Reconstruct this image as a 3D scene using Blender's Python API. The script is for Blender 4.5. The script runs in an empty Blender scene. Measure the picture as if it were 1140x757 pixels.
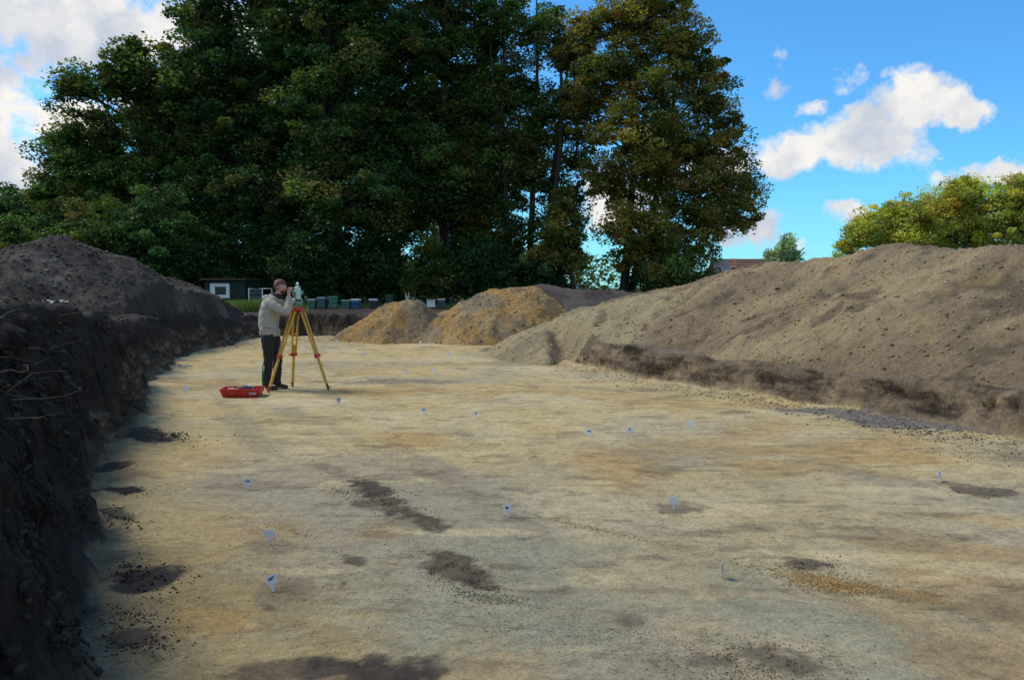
import bpy, math, random
import numpy as np
from mathutils import Vector, Matrix
R = math.radians
rng = np.random.default_rng(11)
random.seed(5)
scene = bpy.context.scene
col = scene.collection

# ------------------------------------------------------------------ camera
FPX, CX, CY, HZ, CAMZ = 877.0, 570.0, 378.5, 320.0, 1.6
TH = math.atan((CY - HZ) / FPX)
cam_d = bpy.data.cameras.new('camera'); cam = bpy.data.objects.new('camera', cam_d)
col.objects.link(cam); scene.camera = cam
cam.location = (0, 0, CAMZ); cam.rotation_euler = (R(90) - TH, 0, 0)
cam_d.sensor_width = 36; cam_d.lens = FPX / 1140 * 36; cam_d.clip_end = 3000; cam_d.clip_start = 0.05

def ray(u, v):
    x, y, z = (u - CX), FPX, -(v - CY)
    c, s = math.cos(TH), math.sin(TH)
    return x, y * c + z * s, -y * s + z * c
def P(u, v, Y):
    x, y, z = ray(u, v); k = Y / y
    return np.array([x * k, Y, CAMZ + z * k])
def G(u, v, z=0.0):
    x, y, zz = ray(u, v); k = (z - CAMZ) / zz
    return np.array([x * k, y * k, z])

# ------------------------------------------------------------------ noise
def _h(ix, iy, iz, seed):
    n = (ix * 374761393 + iy * 668265263 + iz * 2147483647 + seed * 1442695041) & 0xffffffff
    n = ((n ^ (n >> 13)) * 1274126177) & 0xffffffff
    n = ((n ^ (n >> 15)) * 2246822519) & 0xffffffff
    return ((n ^ (n >> 16)) & 0xffff) / 32767.5 - 1.0
def vn(x, y, seed=0):
    fx = np.floor(x); fy = np.floor(y); ix = fx.astype(np.int64); iy = fy.astype(np.int64)
    tx = x - fx; ty = y - fy
    tx = tx * tx * tx * (tx * (tx * 6 - 15) + 10); ty = ty * ty * ty * (ty * (ty * 6 - 15) + 10)
    a = _h(ix, iy, 0, seed); b = _h(ix + 1, iy, 0, seed); c = _h(ix, iy + 1, 0, seed); d = _h(ix + 1, iy + 1, 0, seed)
    return (a * (1 - tx) + b * tx) * (1 - ty) + (c * (1 - tx) + d * tx) * ty
def fbm(x, y, sc=1.0, oct=5, seed=0, gain=0.5):
    s = np.zeros_like(x, dtype=float); a = 1.0; t = 0
    for o in range(oct):
        c, sn = math.cos(0.6 * o + .3), math.sin(0.6 * o + .3)
        s += a * vn((x * c - y * sn) * sc + 17.3 * o, (x * sn + y * c) * sc - 9.1 * o, seed + o * 7)
        t += a; a *= gain; sc *= 2.03
    return s / t * 1.6
def ridged(x, y, sc, oct, seed, gain=.5):
    s = np.zeros_like(x, dtype=float); a = 1.0; t = 0
    for o in range(oct):
        c, sn = math.cos(0.9 * o + .3), math.sin(0.9 * o + .3)
        s += a * (1 - 2.2*np.abs(vn((x * c - y * sn) * sc + 7.3 * o, (x * sn + y * c) * sc, seed + o * 5)))
        t += a; a *= gain; sc *= 2.1
    return s / t
def ss(a, b, x):
    t = np.clip((x - a) / (b - a), 0, 1); return t * t * (3 - 2 * t)
def lerp(a, b, t):
    t = np.asarray(t)[..., None]; return np.asarray(a) * (1 - t) + np.asarray(b) * t

# ------------------------------------------------------------------ object helpers
def link(o, parent=None):
    col.objects.link(o)
    if parent is not None: o.parent = parent
    return o
def tag(o, label=None, cat=None, group=None, kind=None):
    if label: o['label'] = label
    if cat: o['category'] = cat
    if group: o['group'] = group
    if kind: o['kind'] = kind
    return o
def empty(name, loc, rz=0):
    o = bpy.data.objects.new(name, None); o.location = loc; o.rotation_euler = (0, 0, rz); o.empty_display_size = .2
    return link(o)
def np_mesh(name, V, F, mat=None, parent=None, cols=None, smooth=True, colname='tint'):
    """V (n,3); F (m,k)"""
    V = np.asarray(V, dtype=np.float32); F = np.asarray(F, dtype=np.int32)
    me = bpy.data.meshes.new(name); k = F.shape[1]
    me.vertices.add(len(V)); me.vertices.foreach_set('co', V.ravel())
    me.loops.add(F.size); me.loops.foreach_set('vertex_index', F.ravel())
    me.polygons.add(len(F)); me.polygons.foreach_set('loop_start', np.arange(0, F.size, k, dtype=np.int32))
    me.polygons.foreach_set('loop_total', np.full(len(F), k, dtype=np.int32))
    if smooth: me.polygons.foreach_set('use_smooth', np.ones(len(F), dtype=bool))
    if cols is not None:
        a = me.color_attributes.new(colname, 'FLOAT_COLOR', 'POINT')
        c = np.ones((len(V), 4), dtype=np.float32); c[:, :np.asarray(cols).shape[1]] = cols
        a.data.foreach_set('color', c.ravel())
    me.update(calc_edges=True); me.validate()
    if mat: me.materials.append(mat)
    return link(bpy.data.objects.new(name, me), parent)

class MB:
    """collects polygons into one mesh"""
    def __init__(s): s.v = []; s.f = []
    def add(s, verts, faces):
        b = len(s.v); s.v += [tuple(map(float, p)) for p in verts]; s.f += [tuple(i + b for i in f) for f in faces]
    def box(s, c, size, bev=0.0, M=None):
        hx, hy, hz = [a / 2 for a in size]; b = min(bev, hx * .9, hy * .9, hz * .9)
        pts = []; faces = []
        if b <= 0:
            pts = [(x, y, z) for z in (-hz, hz) for y in (-hy, hy) for x in (-hx, hx)]
            faces = [(0, 2, 3, 1), (4, 5, 7, 6), (0, 1, 5, 4), (2, 6, 7, 3), (0, 4, 6, 2), (1, 3, 7, 5)]
        else:
            idx = {}
            for sx in (-1, 1):
                for sy in (-1, 1):
                    for sz in (-1, 1):
                        for ax in range(3):
                            p = [sx * (hx - b), sy * (hy - b), sz * (hz - b)]
                            p[ax] += (sx, sy, sz)[ax] * b
                            idx[(sx, sy, sz, ax)] = len(pts); pts.append(tuple(p))
            for ax in range(3):
                o = [i for i in range(3) if i != ax]
                for sg in (-1, 1):
                    q = []
                    for (a, b2) in ((-1, -1), (1, -1), (1, 1), (-1, 1)):
                        k = [0, 0, 0]; k[ax] = sg; k[o[0]] = a; k[o[1]] = b2; q.append(idx[(*k, ax)])
                    faces.append(tuple(q))
                    for a in (-1, 1):
                        pass
            for a1 in range(3):
                for a2 in range(a1 + 1, 3):
                    a3 = 3 - a1 - a2
                    for s1 in (-1, 1):
                        for s2 in (-1, 1):
                            k = [0, 0, 0]; k[a1] = s1; k[a2] = s2
                            k[a3] = -1; A = idx[(*k, a1)]; B = idx[(*k, a2)]
                            k[a3] = 1; C_ = idx[(*k, a2)]; D = idx[(*k, a1)]
                            faces.append((A, B, C_, D))
            for sx in (-1, 1):
                for sy in (-1, 1):
                    for sz in (-1, 1): faces.append(tuple(idx[(sx, sy, sz, a)] for a in range(3)))
        out = []
        for p in pts:
            q = Vector(p)
            if M is not None: q = M @ q
            out.append(q + Vector(c))
        s.add(out, faces)
    def tube(s, pts, rad, n=10, cap=True):
        pts = [Vector(p) for p in pts]
        if not hasattr(rad, '__len__'): rad = [rad] * len(pts)
        V = []; F = []
        up = None
        for i, p in enumerate(pts):
            d = (pts[min(i + 1, len(pts) - 1)] - pts[max(i - 1, 0)]).normalized()
            if up is None: up = Vector((0, 0, 1)) if abs(d.z) < .9 else Vector((1, 0, 0))
            a = d.cross(up).normalized(); b = a.cross(d).normalized(); up = b
            for j in range(n):
                t = 2 * math.pi * j / n; V.append(p + rad[i] * (a * math.cos(t) + b * math.sin(t)))
        for i in range(len(pts) - 1):
            for j in range(n):
                F.append((i * n + j, i * n + (j + 1) % n, (i + 1) * n + (j + 1) % n, (i + 1) * n + j))
        if cap: F += [tuple(range(n))[::-1], tuple((len(pts) - 1) * n + j for j in range(n))]
        s.add(V, F)
    def bar(s, a, b, w, t, side=(0, 1, 0), bev=0.003):
        a, b = Vector(a), Vector(b); z = (b - a).normalized(); x = Vector(side).cross(z).normalized(); y = z.cross(x)
        M = Matrix((x, y, z)).transposed()
        s.box((a + b) / 2, (w, t, (b - a).length), bev, M)
    def lathe(s, prof, c=(0, 0, 0), n=20, M=None):
        V = []; F = []
        for r, z in prof:
            for j in range(n):
                t = 2 * math.pi * j / n; q = Vector((r * math.cos(t), r * math.sin(t), z))
                if M is not None: q = M @ q
                V.append(q + Vector(c))
        m = len(prof)
        for i in range(m - 1):
            for j in range(n): F.append((i * n + j, i * n + (j + 1) % n, (i + 1) * n + (j + 1) % n, (i + 1) * n + j))
        F += [tuple(range(n))[::-1], tuple((m - 1) * n + j for j in range(n))]
        s.add(V, F)
    def build(s, name, mat, parent=None, smooth=False):
        me = bpy.data.meshes.new(name); me.from_pydata(s.v, [], s.f); me.validate()
        import bmesh
        bm = bmesh.new(); bm.from_mesh(me); bmesh.ops.recalc_face_normals(bm, faces=bm.faces); bm.to_mesh(me); bm.free()
        if smooth:
            for p in me.polygons: p.use_smooth = True
        me.materials.append(mat)
        return link(bpy.data.objects.new(name, me), parent)

# ------------------------------------------------------------------ materials
def mat_base(name):
    m = bpy.data.materials.new(name); m.use_nodes = True; nt = m.node_tree
    return m, nt, nt.nodes['Principled BSDF']
def mixc(nt, fac, a, b, blend='MIX'):
    n = nt.nodes.new('ShaderNodeMix'); n.data_type = 'RGBA'; n.blend_type = blend
    for s, v in ((n.inputs[0], fac), (n.inputs[6], a), (n.inputs[7], b)):
        if hasattr(v, 'links') or isinstance(v, bpy.types.NodeSocket): nt.links.new(v, s)
        elif isinstance(v, (int, float)): s.default_value = v
        else: s.default_value = (*v, 1) if len(v) == 3 else v
    return n.outputs[2]
def noise(nt, sc, det=5, rough=.6, vec=None, dist=0):
    n = nt.nodes.new('ShaderNodeTexNoise'); n.inputs['Scale'].default_value = sc; n.inputs['Detail'].default_value = det
    n.inputs['Roughness'].default_value = rough; n.inputs['Distortion'].default_value = dist
    if vec is not None: nt.links.new(vec, n.inputs['Vector'])
    return n.outputs['Fac']
def ramp(nt, fac, stops):
    n = nt.nodes.new('ShaderNodeValToRGB'); nt.links.new(fac, n.inputs[0]); cr = n.color_ramp
    while len(cr.elements) < len(stops): cr.elements.new(.5)
    for e, (p, c) in zip(cr.elements, stops):
        e.position = p; e.color = (c, c, c, 1) if isinstance(c, (int, float)) else (*c, 1)
    return n.outputs[0]
def math_(nt, op, a, b=0.0, clamp=False):
    n = nt.nodes.new('ShaderNodeMath'); n.operation = op; n.use_clamp = clamp
    for s, v in ((n.inputs[0], a), (n.inputs[1], b)):
        if isinstance(v, bpy.types.NodeSocket): nt.links.new(v, s)
        else: s.default_value = v
    return n.outputs[0]
def simple(name, c, rough=.5, metal=0, var=.15, sc=12, bump=.0, spec=.5, coat=0):
    m, nt, bs = mat_base(name)
    tc = nt.nodes.new('ShaderNodeTexCoord').outputs['Object']
    f = noise(nt, sc, 5, .65, tc)
    f = ramp(nt, f, [(.3, 0.0), (.7, 1.0)])
    nt.links.new(mixc(nt, f, [x * (1 - var) for x in c], [min(1, x * (1 + var)) for x in c]), bs.inputs['Base Color'])
    bs.inputs['Roughness'].default_value = rough; bs.inputs['Metallic'].default_value = metal
    bs.inputs['Specular IOR Level'].default_value = spec
    bs.inputs['Coat Weight'].default_value = coat
    if bump:
        b = nt.nodes.new('ShaderNodeBump'); b.inputs['Strength'].default_value = bump; b.inputs['Distance'].default_value = .01
        nt.links.new(noise(nt, sc * 4, 4, .6, tc), b.inputs['Height']); nt.links.new(b.outputs[0], bs.inputs['Normal'])
    return m
def soil_mat(name, bump_d=.03, speck=1.0):
    """soil: colour comes per vertex ('tint'), broken up by grain, lumps and crumbs"""
    m, nt, bs = mat_base(name)
    geo = nt.nodes.new('ShaderNodeNewGeometry').outputs['Position']
    at = nt.nodes.new('ShaderNodeAttribute'); at.attribute_name = 'tint'
    mp = nt.nodes.new('ShaderNodeMapping'); mp.inputs['Rotation'].default_value = (0, 0, R(-62)); mp.inputs['Scale'].default_value = (1.0, 7.0, 1.0); nt.links.new(geo, mp.inputs['Vector'])
    n0 = ramp(nt, noise(nt, 1.3, 8, .66, mp.outputs[0]), [(.32, (.90, .89, .88)), (.5, (1, 1, 1)), (.70, (1.06, 1.04, .98))])
    n1 = ramp(nt, noise(nt, 6.0, 9, .72, geo, .4), [(.30, (.74, .72, .70)), (.5, (1, 1, 1)), (.72, (1.17, 1.15, 1.09))])
    n2 = mixc(nt, 1.0, ramp(nt, noise(nt, 60.0, 5, .78, geo), [(.30, .62), (.5, 1.0), (.7, 1.26)]), ramp(nt, noise(nt, 19.0, 6, .75, geo), [(.30, .68), (.48, 1.0), (.7, 1.14)]), 'MULTIPLY')
    n1 = mixc(nt, 1.0, n1, n0, 'MULTIPLY')
    # thin scratches and drag marks
    for (rot, sx, sy, scl, dk) in ((-58, 1, 4.5, 1.5, .45), (-40, 1, 6, 2.6, .52), (15, 1, 3.5, 1.1, .55), (-75, 1, 2.5, 3.5, .6)):
        m2 = nt.nodes.new('ShaderNodeMapping'); m2.inputs['Rotation'].default_value = (0, 0, R(rot)); m2.inputs['Scale'].default_value = (sx, sy, 1); nt.links.new(geo, m2.inputs['Vector'])
        ln = ramp(nt, noise(nt, scl, 6, .55, m2.outputs[0], .6), [(.490, 1.0), (.5, dk), (.510, 1.0)])
        gate = ramp(nt, noise(nt, scl * 1.7, 3, .5, geo), [(.50, 0.0), (.62, 1.0)])
        n1 = mixc(nt, gate, n1, mixc(nt, 1.0, n1, ln, 'MULTIPLY'))
    c = mixc(nt, 1.0, at.outputs['Color'], n1, 'MULTIPLY'); c = mixc(nt, 1.0, c, n2, 'MULTIPLY')
    sp = ramp(nt, noise(nt, 28.0, 4, .8, geo), [(.60, 1.0), (.68, .55 if speck else 1)])
    c = mixc(nt, .8 * speck, c, mixc(nt, 1.0, c, sp, 'MULTIPLY'))
    nt.links.new(c, bs.inputs['Base Color'])
    bs.inputs['Roughness'].default_value = .92; bs.inputs['Specular IOR Level'].default_value = .2
    h = math_(nt, 'ADD', noise(nt, 9, 9, .72, geo), math_(nt, 'MULTIPLY', noise(nt, 45, 6, .7, geo), .35))
    b = nt.nodes.new('ShaderNodeBump'); b.inputs['Strength'].default_value = .9
    nt.links.new(math_(nt, 'ADD', math_(nt, 'MULTIPLY', math_(nt, 'SUBTRACT', 1.0, at.outputs['Alpha']), .085), bump_d), b.inputs['Distance'])
    nt.links.new(h, b.inputs['Height']); nt.links.new(b.outputs[0], bs.inputs['Normal'])
    return m
def attr_mat(name, rough=.8, trans=0.0):
    m, nt, bs = mat_base(name)
    at = nt.nodes.new('ShaderNodeAttribute'); at.attribute_name = 'tint'
    nt.links.new(at.outputs['Color'], bs.inputs['Base Color']); bs.inputs['Roughness'].default_value = rough
    bs.inputs['Specular IOR Level'].default_value = .25
    if trans:
        tr = nt.nodes.new('ShaderNodeBsdfTranslucent')
        nt.links.new(mixc(nt, 1, at.outputs['Color'], (1.25, 1.3, .6), 'MULTIPLY'), tr.inputs['Color'])
        mx = nt.nodes.new('ShaderNodeMixShader'); mx.inputs[0].default_value = trans
        nt.links.new(bs.outputs[0], mx.inputs[1]); nt.links.new(tr.outputs[0], mx.inputs[2])
        nt.links.new(mx.outputs[0], nt.nodes['Material Output'].inputs['Surface'])
    return m
SOIL = soil_mat('soil_floor', .018, .6)
def _wall_layers():
    # the cut faces: broken layers of humus, brown and sandy soil
    nt = SOIL.node_tree; bs = nt.nodes['Principled BSDF']; old = bs.inputs['Base Color'].links[0].from_socket
    geo = nt.nodes.new('ShaderNodeNewGeometry').outputs['Position']; at = nt.nodes.new('ShaderNodeAttribute'); at.attribute_name = 'wall'
    sp = nt.nodes.new('ShaderNodeSeparateColor'); nt.links.new(at.outputs['Color'], sp.inputs[0])
    mp = nt.nodes.new('ShaderNodeMapping'); mp.inputs['Scale'].default_value = (1, 1, 3.2); nt.links.new(geo, mp.inputs['Vector'])
    w = ramp(nt, noise(nt, 1.5, 10, .68, mp.outputs[0], .3), [(.34, (.030, .023, .017)), (.43, (.075, .055, .038)), (.50, (.155, .112, .072)), (.58, (.215, .16, .10)), (.66, (.30, .22, .12))])
    g = ramp(nt, noise(nt, 22, 8, .75, geo), [(.32, .55), (.5, 1.0), (.68, 1.35)])
    w = mixc(nt, 1.0, w, g, 'MULTIPLY')
    lo = ramp(nt, noise(nt, 2.0, 10, .7, mp.outputs[0], .4), [(.38, (.030, .024, .019)), (.50, (.085, .062, .042)), (.60, (.19, .145, .085)), (.70, (.30, .23, .12))])
    lo = mixc(nt, 1.0, lo, g, 'MULTIPLY')
    c = mixc(nt, sp.outputs[0], old, w); c = mixc(nt, sp.outputs[1], c, lo)
    nt.links.new(c, bs.inputs['Base Color'])
_wall_layers()
SPOIL = soil_mat('soil_spoil', .09, .5)
LEAF = attr_mat('leaf', .55, .42)
CRUMB = attr_mat('crumb', .95)
def _cb():
    nt = CRUMB.node_tree; bs = nt.nodes['Principled BSDF']; geo = nt.nodes.new('ShaderNodeNewGeometry').outputs['Position']
    b = nt.nodes.new('ShaderNodeBump'); b.inputs['Strength'].default_value = 1; b.inputs['Distance'].default_value = .02
    nt.links.new(noise(nt, 55, 6, .75, geo), b.inputs['Height']); nt.links.new(b.outputs[0], bs.inputs['Normal'])
_cb()
GRASS = attr_mat('grass_blade', .6, .25)
BARK = simple('bark', (.045, .036, .028), .9, var=.4, sc=3, bump=.6)

# ------------------------------------------------------------------ terrain
def G2(u, v): p = G(u, v); return (p[0], p[1])
# foot of the trench wall, traced on the ground plane
foot = [(-1.3, -4), (-1.45, 1.5), G2(96, 757), G2(122, 690), G2(124, 655), G2(112, 600), G2(100, 540), G2(96, 500), G2(128, 482), G2(150, 468),
        G2(152, 445), G2(172, 422), G2(190, 405), G2(222, 392), G2(262, 383), G2(285, 378), G2(300, 375.5), G2(420, 374.5), G2(480, 374.5),
        (.75, 24.8), G2(592, 393), G2(640, 404), G2(700, 420), G2(780, 433), G2(870, 446), G2(940, 458), G2(1000, 468),
        G2(1070, 479), G2(1140, 491), (7.2, 5.6), (8.2, 2.5), (8.6, -4)]
foot = np.array(foot)
def poly_sd(x, y, poly):
    d = np.full(x.shape, 1e9); inside = np.zeros(x.shape, bool)
    n = len(poly)
    for i in range(n):
        ax, ay = poly[i]; bx, by = poly[(i + 1) % n]
        ex, ey = bx - ax, by - ay; wx, wy = x - ax, y - ay
        t = np.clip((wx * ex + wy * ey) / (ex * ex + ey * ey), 0, 1)
        d = np.minimum(d, (wx - ex * t) ** 2 + (wy - ey * t) ** 2)
        c = ((ay > y) != (by > y)) & (x < (bx - ax) * (y - ay) / (by - ay + 1e-12) + ax)
        inside ^= c
    d = np.sqrt(d); return np.where(inside, -d, d)
def plateau(x, y):
    zl = np.interp(y, [0, 4, 6, 9, 13, 17, 24, 30, 45, 90], [1.56, 1.55, 1.50, 1.30, 1.12, .98, .78, .64, .55, .5])
    zr = np.interp(y, [0, 9, 20, 26, 30, 45, 90], [.5, .45, .45, .55, .62, .55, .5])
    t = ss(-3.0, 3.0, x + (y - 14) * .15)
    return zl * (1 - t) + zr * t
def surf(x, y):
    """ground height, wall distance"""
    sc = np.where(x < 0.13 * y - 1.5, 1.0, .55)                     # the left wall is rougher
    wob = .30 * sc * fbm(x, y, .55, 3, 3) + .10 * sc * fbm(x, y, 2.6, 3, 9)
    near = ss(40, 28, y) * ss(26, 14, np.abs(x))
    sd = poly_sd(x, y, foot) + wob * .8 * near
    zp = plateau(x, y) + .10 * fbm(x, y, .5, 4, 21) * near + .035 * ridged(x, y, 1.9, 4, 23) * near
    left = x < (-.2 * y + .5)
    w = np.where(left, .62 + .16 * fbm(x, y, .9, 2, 31), .27 + .14 * fbm(x, y, 1.5, 3, 33))
    t = np.clip(sd / w, 0, 1)
    toe = ss(6, 9, y)
    prof = np.where(left, (.06 + .14 * toe) * ss(0, .45, t) + (.94 - .14 * toe) * ss(.20 * toe, 1.0, t) ** (.75 + .1 * toe), ss(0, 1, t) ** .7)
    wallm = np.clip(4 * t * (1 - t), 0, 1)
    z = zp * prof
    z = z + wallm * (.13 * ridged(x, y, 1.7, 5, 41, .58) * np.where(left, 1.25, .5) + .07 * fbm(x, y, 6, 5, 43, .62))
    fl = 1 - ss(-.15, .1, sd)
    rel = .010 * fbm(x, y, .5, 3, 51) + .006 * fbm(x, y, 2.2, 4, 52) + .006 * ridged(x, y, 5.5, 5, 53, .6) * ss(-.2, .6, fbm(x, y, .8, 3, 54))
    dirx = x * .87 + y * .49                                          # scrape marks left by the digger bucket
    rel = rel + .006 * fbm(dirx * 3.2, (y * .87 - x * .49) * .25, 1, 3, 57)
    z = z + fl * rel
    # slumped soil at the foot of the walls
    z = z + fl * np.exp(-np.abs(sd) / .22) * (.03 + .05 * ridged(x, y, 2.2, 4, 61)) * np.where(left, 1.1, 1.5)
    return z, sd, prof, wallm, left

def axis(core0, core1, step, lo, hi, g=1.12, f=None):
    a = [core0]
    while a[-1] < core1: a.append(a[-1] + (step if f is None else max(step, f * abs(a[-1]))))
    s = a[-1] - a[-2]
    while a[-1] < hi: s *= g; a.append(a[-1] + s)
    b = []; s = step; p = core0
    while p > lo: s *= g; p -= s; b.append(p)
    return np.array(b[::-1] + a)
gx = axis(-7.5, 7.5, .028, -900, 900, 1.025)
gy = axis(2.3, 27, .025, -300, 1500, 1.05, .0042)
print('grid', len(gx), len(gy))
X, Y = np.meshgrid(gx, gy); X = X.ravel(); Y = Y.ravel()
Z, SD, PROF, WALL, LEFT = surf(X, Y)

# colours of the soils (linear albedo)
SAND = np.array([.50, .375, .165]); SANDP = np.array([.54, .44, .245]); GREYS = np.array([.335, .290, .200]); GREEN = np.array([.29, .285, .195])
OCHRE = np.array([.40, .235, .07]); HUMUS = np.array([.050, .040, .032]); STAIN = np.array([.082, .064, .045]); BROWN = np.array([.20, .145, .09])
def floor_colour(x, y):
    n1 = fbm(x, y, .35, 4, 71); n2 = fbm(x * .9 + y * .3, y * 1.0 - x * .4, .7, 6, 73, .6); n3 = fbm(x, y, 2.4, 5, 77)
    dirx = x * .87 + y * .49; diry = y * .87 - x * .49
    st = fbm(dirx * 2.6, diry * .45, 1, 5, 79)
    c = lerp(SAND, SANDP, ss(-.5, .7, n2))
    nearg = ss(9.5, 3.6, y)  # greyer soil near the camera, with lens falloff put into its colour too
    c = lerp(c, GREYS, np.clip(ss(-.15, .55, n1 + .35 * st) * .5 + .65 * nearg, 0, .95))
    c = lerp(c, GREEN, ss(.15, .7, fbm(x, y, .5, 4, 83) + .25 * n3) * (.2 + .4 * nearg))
    c = lerp(c, OCHRE, ss(.30, .85, fbm(x, y, .8, 5, 87) + .2 * st) * .45)
    c = lerp(c, STAIN * 1.5, ss(.45, .85, fbm(x * .7, y * .9, 1.3, 6, 91, .6)) * .40)
    c = lerp(c, BROWN * .8, ss(.25, .8, st) * .18)
    c = lerp(c, STAIN, ss(.45, .8, fbm(x, y, 5.5, 5, 93, .7)) * .35)
    c = lerp(c, STAIN * 1.1, ss(.42, .72, fbm(x * 3 + .3 * y, y * 8, 1, 5, 94)) * .35)
    c = lerp(c, SANDP * 1.08, ss(.40, .75, fbm(x * 1.1 - .4 * y, y * 4.5, .9, 5, 95)) * .5)
    return c
# stains seen in the photo: (u, v, ru, rv, slope, colour, strength)
stains = [(418, 548, 58, 9, .40, STAIN, .95), (425, 560, 34, 9, .15, STAIN * 1.3, .8), (365, 520, 30, 5, .2, STAIN * 2, .5), (515, 635, 48, 13, .45, STAIN * 1.15, .9), (500, 628, 30, 12, .2, STAIN * 1.6, .7), (480, 583, 20, 7, .2, STAIN, .8),
          (430, 748, 95, 24, 0, HUMUS * 1.2, .95), (330, 748, 60, 16, 0, HUMUS * 1.7, .7), (160, 645, 36, 14, .1, HUMUS, .95), (135, 548, 30, 4, 0, HUMUS, .9),
          (122, 522, 24, 4, 0, HUMUS, .8), (165, 483, 38, 7, .15, HUMUS, .95), (130, 575, 26, 5, .2, STAIN, .8), (150, 715, 32, 10, 0, STAIN, .75),
          (1010, 472, 95, 9, .15, np.array([.15, .135, .13]), .85), (283, 539, 34, 6, 0, STAIN * 2, .45), (305, 607, 40, 9, 0, STAIN * 2, .5), (312, 660, 38, 16, 0, STAIN * 2, .5),
          (300, 677, 14, 4, .3, STAIN, .7), (566, 577, 30, 8, 0, STAIN * 1.9, .6), (752, 565, 34, 7, 0, STAIN * 1.6, .65), (1062, 539, 32, 5, .1, STAIN * 1.6, .6),
          (1095, 546, 30, 6, 0, STAIN * 1.4, .8), (905, 628, 32, 9, 0, STAIN * 1.3, .8), (935, 648, 60, 10, .2, OCHRE, .7), (1000, 655, 40, 9, .3, OCHRE * .8, .6),
          (860, 735, 55, 22, .1, STAIN * 1.6, .75), (800, 735, 40, 12, 0, STAIN * 1.6, .6), (820, 670, 24, 10, 0, BROWN * .7, .6), (638, 485, 16, 4, 0, STAIN * 2.5, .4),
          (395, 623, 18, 6, .2, STAIN, .75), (383, 650, 7, 9, 0, STAIN, .6), (565, 630, 30, 4, .1, STAIN * 1.6, .6), (700, 690, 40, 10, .1, BROWN * .6, .6),
          (330, 447, 60, 5, 0, SANDP * 1.1, .6), (470, 437, 90, 6, 0, OCHRE * 1.05, .35), (480, 424, 100, 5, 0, GREYS * 1.1, .55), (430, 425, 70, 2.5, 0, STAIN * 1.8, .5),
          (700, 445, 100, 5, .1, OCHRE, .3), (870, 500, 120, 10, .1, OCHRE, .25), (560, 690, 170, 30, 0, GREEN, .5), (640, 610, 70, 18, 0, GREEN, .55),
          (900, 685, 130, 25, .1, GREEN * 1.02, .6), (235, 690, 55, 22, 0, OCHRE * .9, .45), (200, 590, 60, 30, 0, SAND * .9, .4), (700, 505, 110, 6, .15, STAIN * 4, .2),
          (420, 400, 120, 3, 0, SANDP, .5), (560, 405, 60, 2.5, 0, GREYS * .8, .6), (990, 600, 60, 14, .1, BROWN * .9, .35), (1100, 580, 60, 9, .1, OCHRE * .9, .35)]
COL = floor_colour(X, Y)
N_edge = fbm(X, Y, 2.4, 7, 97, .74) * 1.45; 
fm = (SD < .4) & (Y < 30)
COL = lerp(COL, np.array([.42, .29, .10]), ss(-1.6, -.2, SD + .3 * N_edge) * LEFT * ss(12, 6, Y) * .55 * (Y > 0))  # warm tint painted into the sand to offset blue skylight by the left wall
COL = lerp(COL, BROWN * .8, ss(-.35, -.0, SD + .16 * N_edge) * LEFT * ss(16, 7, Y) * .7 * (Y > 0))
for (u, v, ru, rv, sl, c, k) in stains:
    p = G(u, v); px = p[1] / FPX; py = p[1] ** 2 / (FPX * CAMZ)
    ru, rv = ru * 1.12, rv * 1.15
    dx = (X - p[0]) / (ru * px); dy = (-(Y - p[1]) / py - sl * (X - p[0]) / px) / rv
    d = np.sqrt(dx * dx + dy * dy) + .42 * N_edge
    w = (ss(1.05, .72, d) * ss(-.9, .3, fbm(X, Y, 7, 4, 98) + 1.2 * (1 - d))) * min(1, k * 1.1) * fm
    COL = lerp(COL, np.broadcast_to(c, COL.shape), w)
    if float(np.mean(c)) < .12: Z = Z + np.where(fm, ss(1.1, .5, d) * (.012 * ridged(X, Y, 11, 3, 101)), 0)
# walls: sand low down, humus above on the left; mottled brown on the right
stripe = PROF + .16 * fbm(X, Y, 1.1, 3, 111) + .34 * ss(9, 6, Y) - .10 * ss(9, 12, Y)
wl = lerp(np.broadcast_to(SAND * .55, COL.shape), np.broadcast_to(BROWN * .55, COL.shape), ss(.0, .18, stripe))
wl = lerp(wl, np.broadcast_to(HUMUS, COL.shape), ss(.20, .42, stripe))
wr = lerp(np.broadcast_to(BROWN * .85, COL.shape), np.broadcast_to(SAND * .6, COL.shape), ss(.15, .7, fbm(X, Y, 1.6, 4, 113)) * .6)
al_ = Y * .87 - X * .49
wr = lerp(wr, STAIN, ss(-.05, .45, fbm(al_ * .8, Z * 6, 1.3, 6, 117, .6)) * .85)
wr = lerp(wr, HUMUS * 1.3, ss(.2, .5, fbm(al_ * .7, Z * 7, 1.6, 6, 118, .6) + .35 * np.exp(-((Y - 9.7) / 1.2) ** 2)) * .85)  # humus mottling, plus a darker zone painted in for a shaded undercut
wr = lerp(wr, OCHRE, ss(.45, .7, fbm(al_ * .7, Z * 8, 1.8, 4, 119)) * .5)
wc = np.where(LEFT[:, None], wl, wr)
COL = lerp(COL, wc, ss(-.01, .05, SD + .03 * N_edge))
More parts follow.
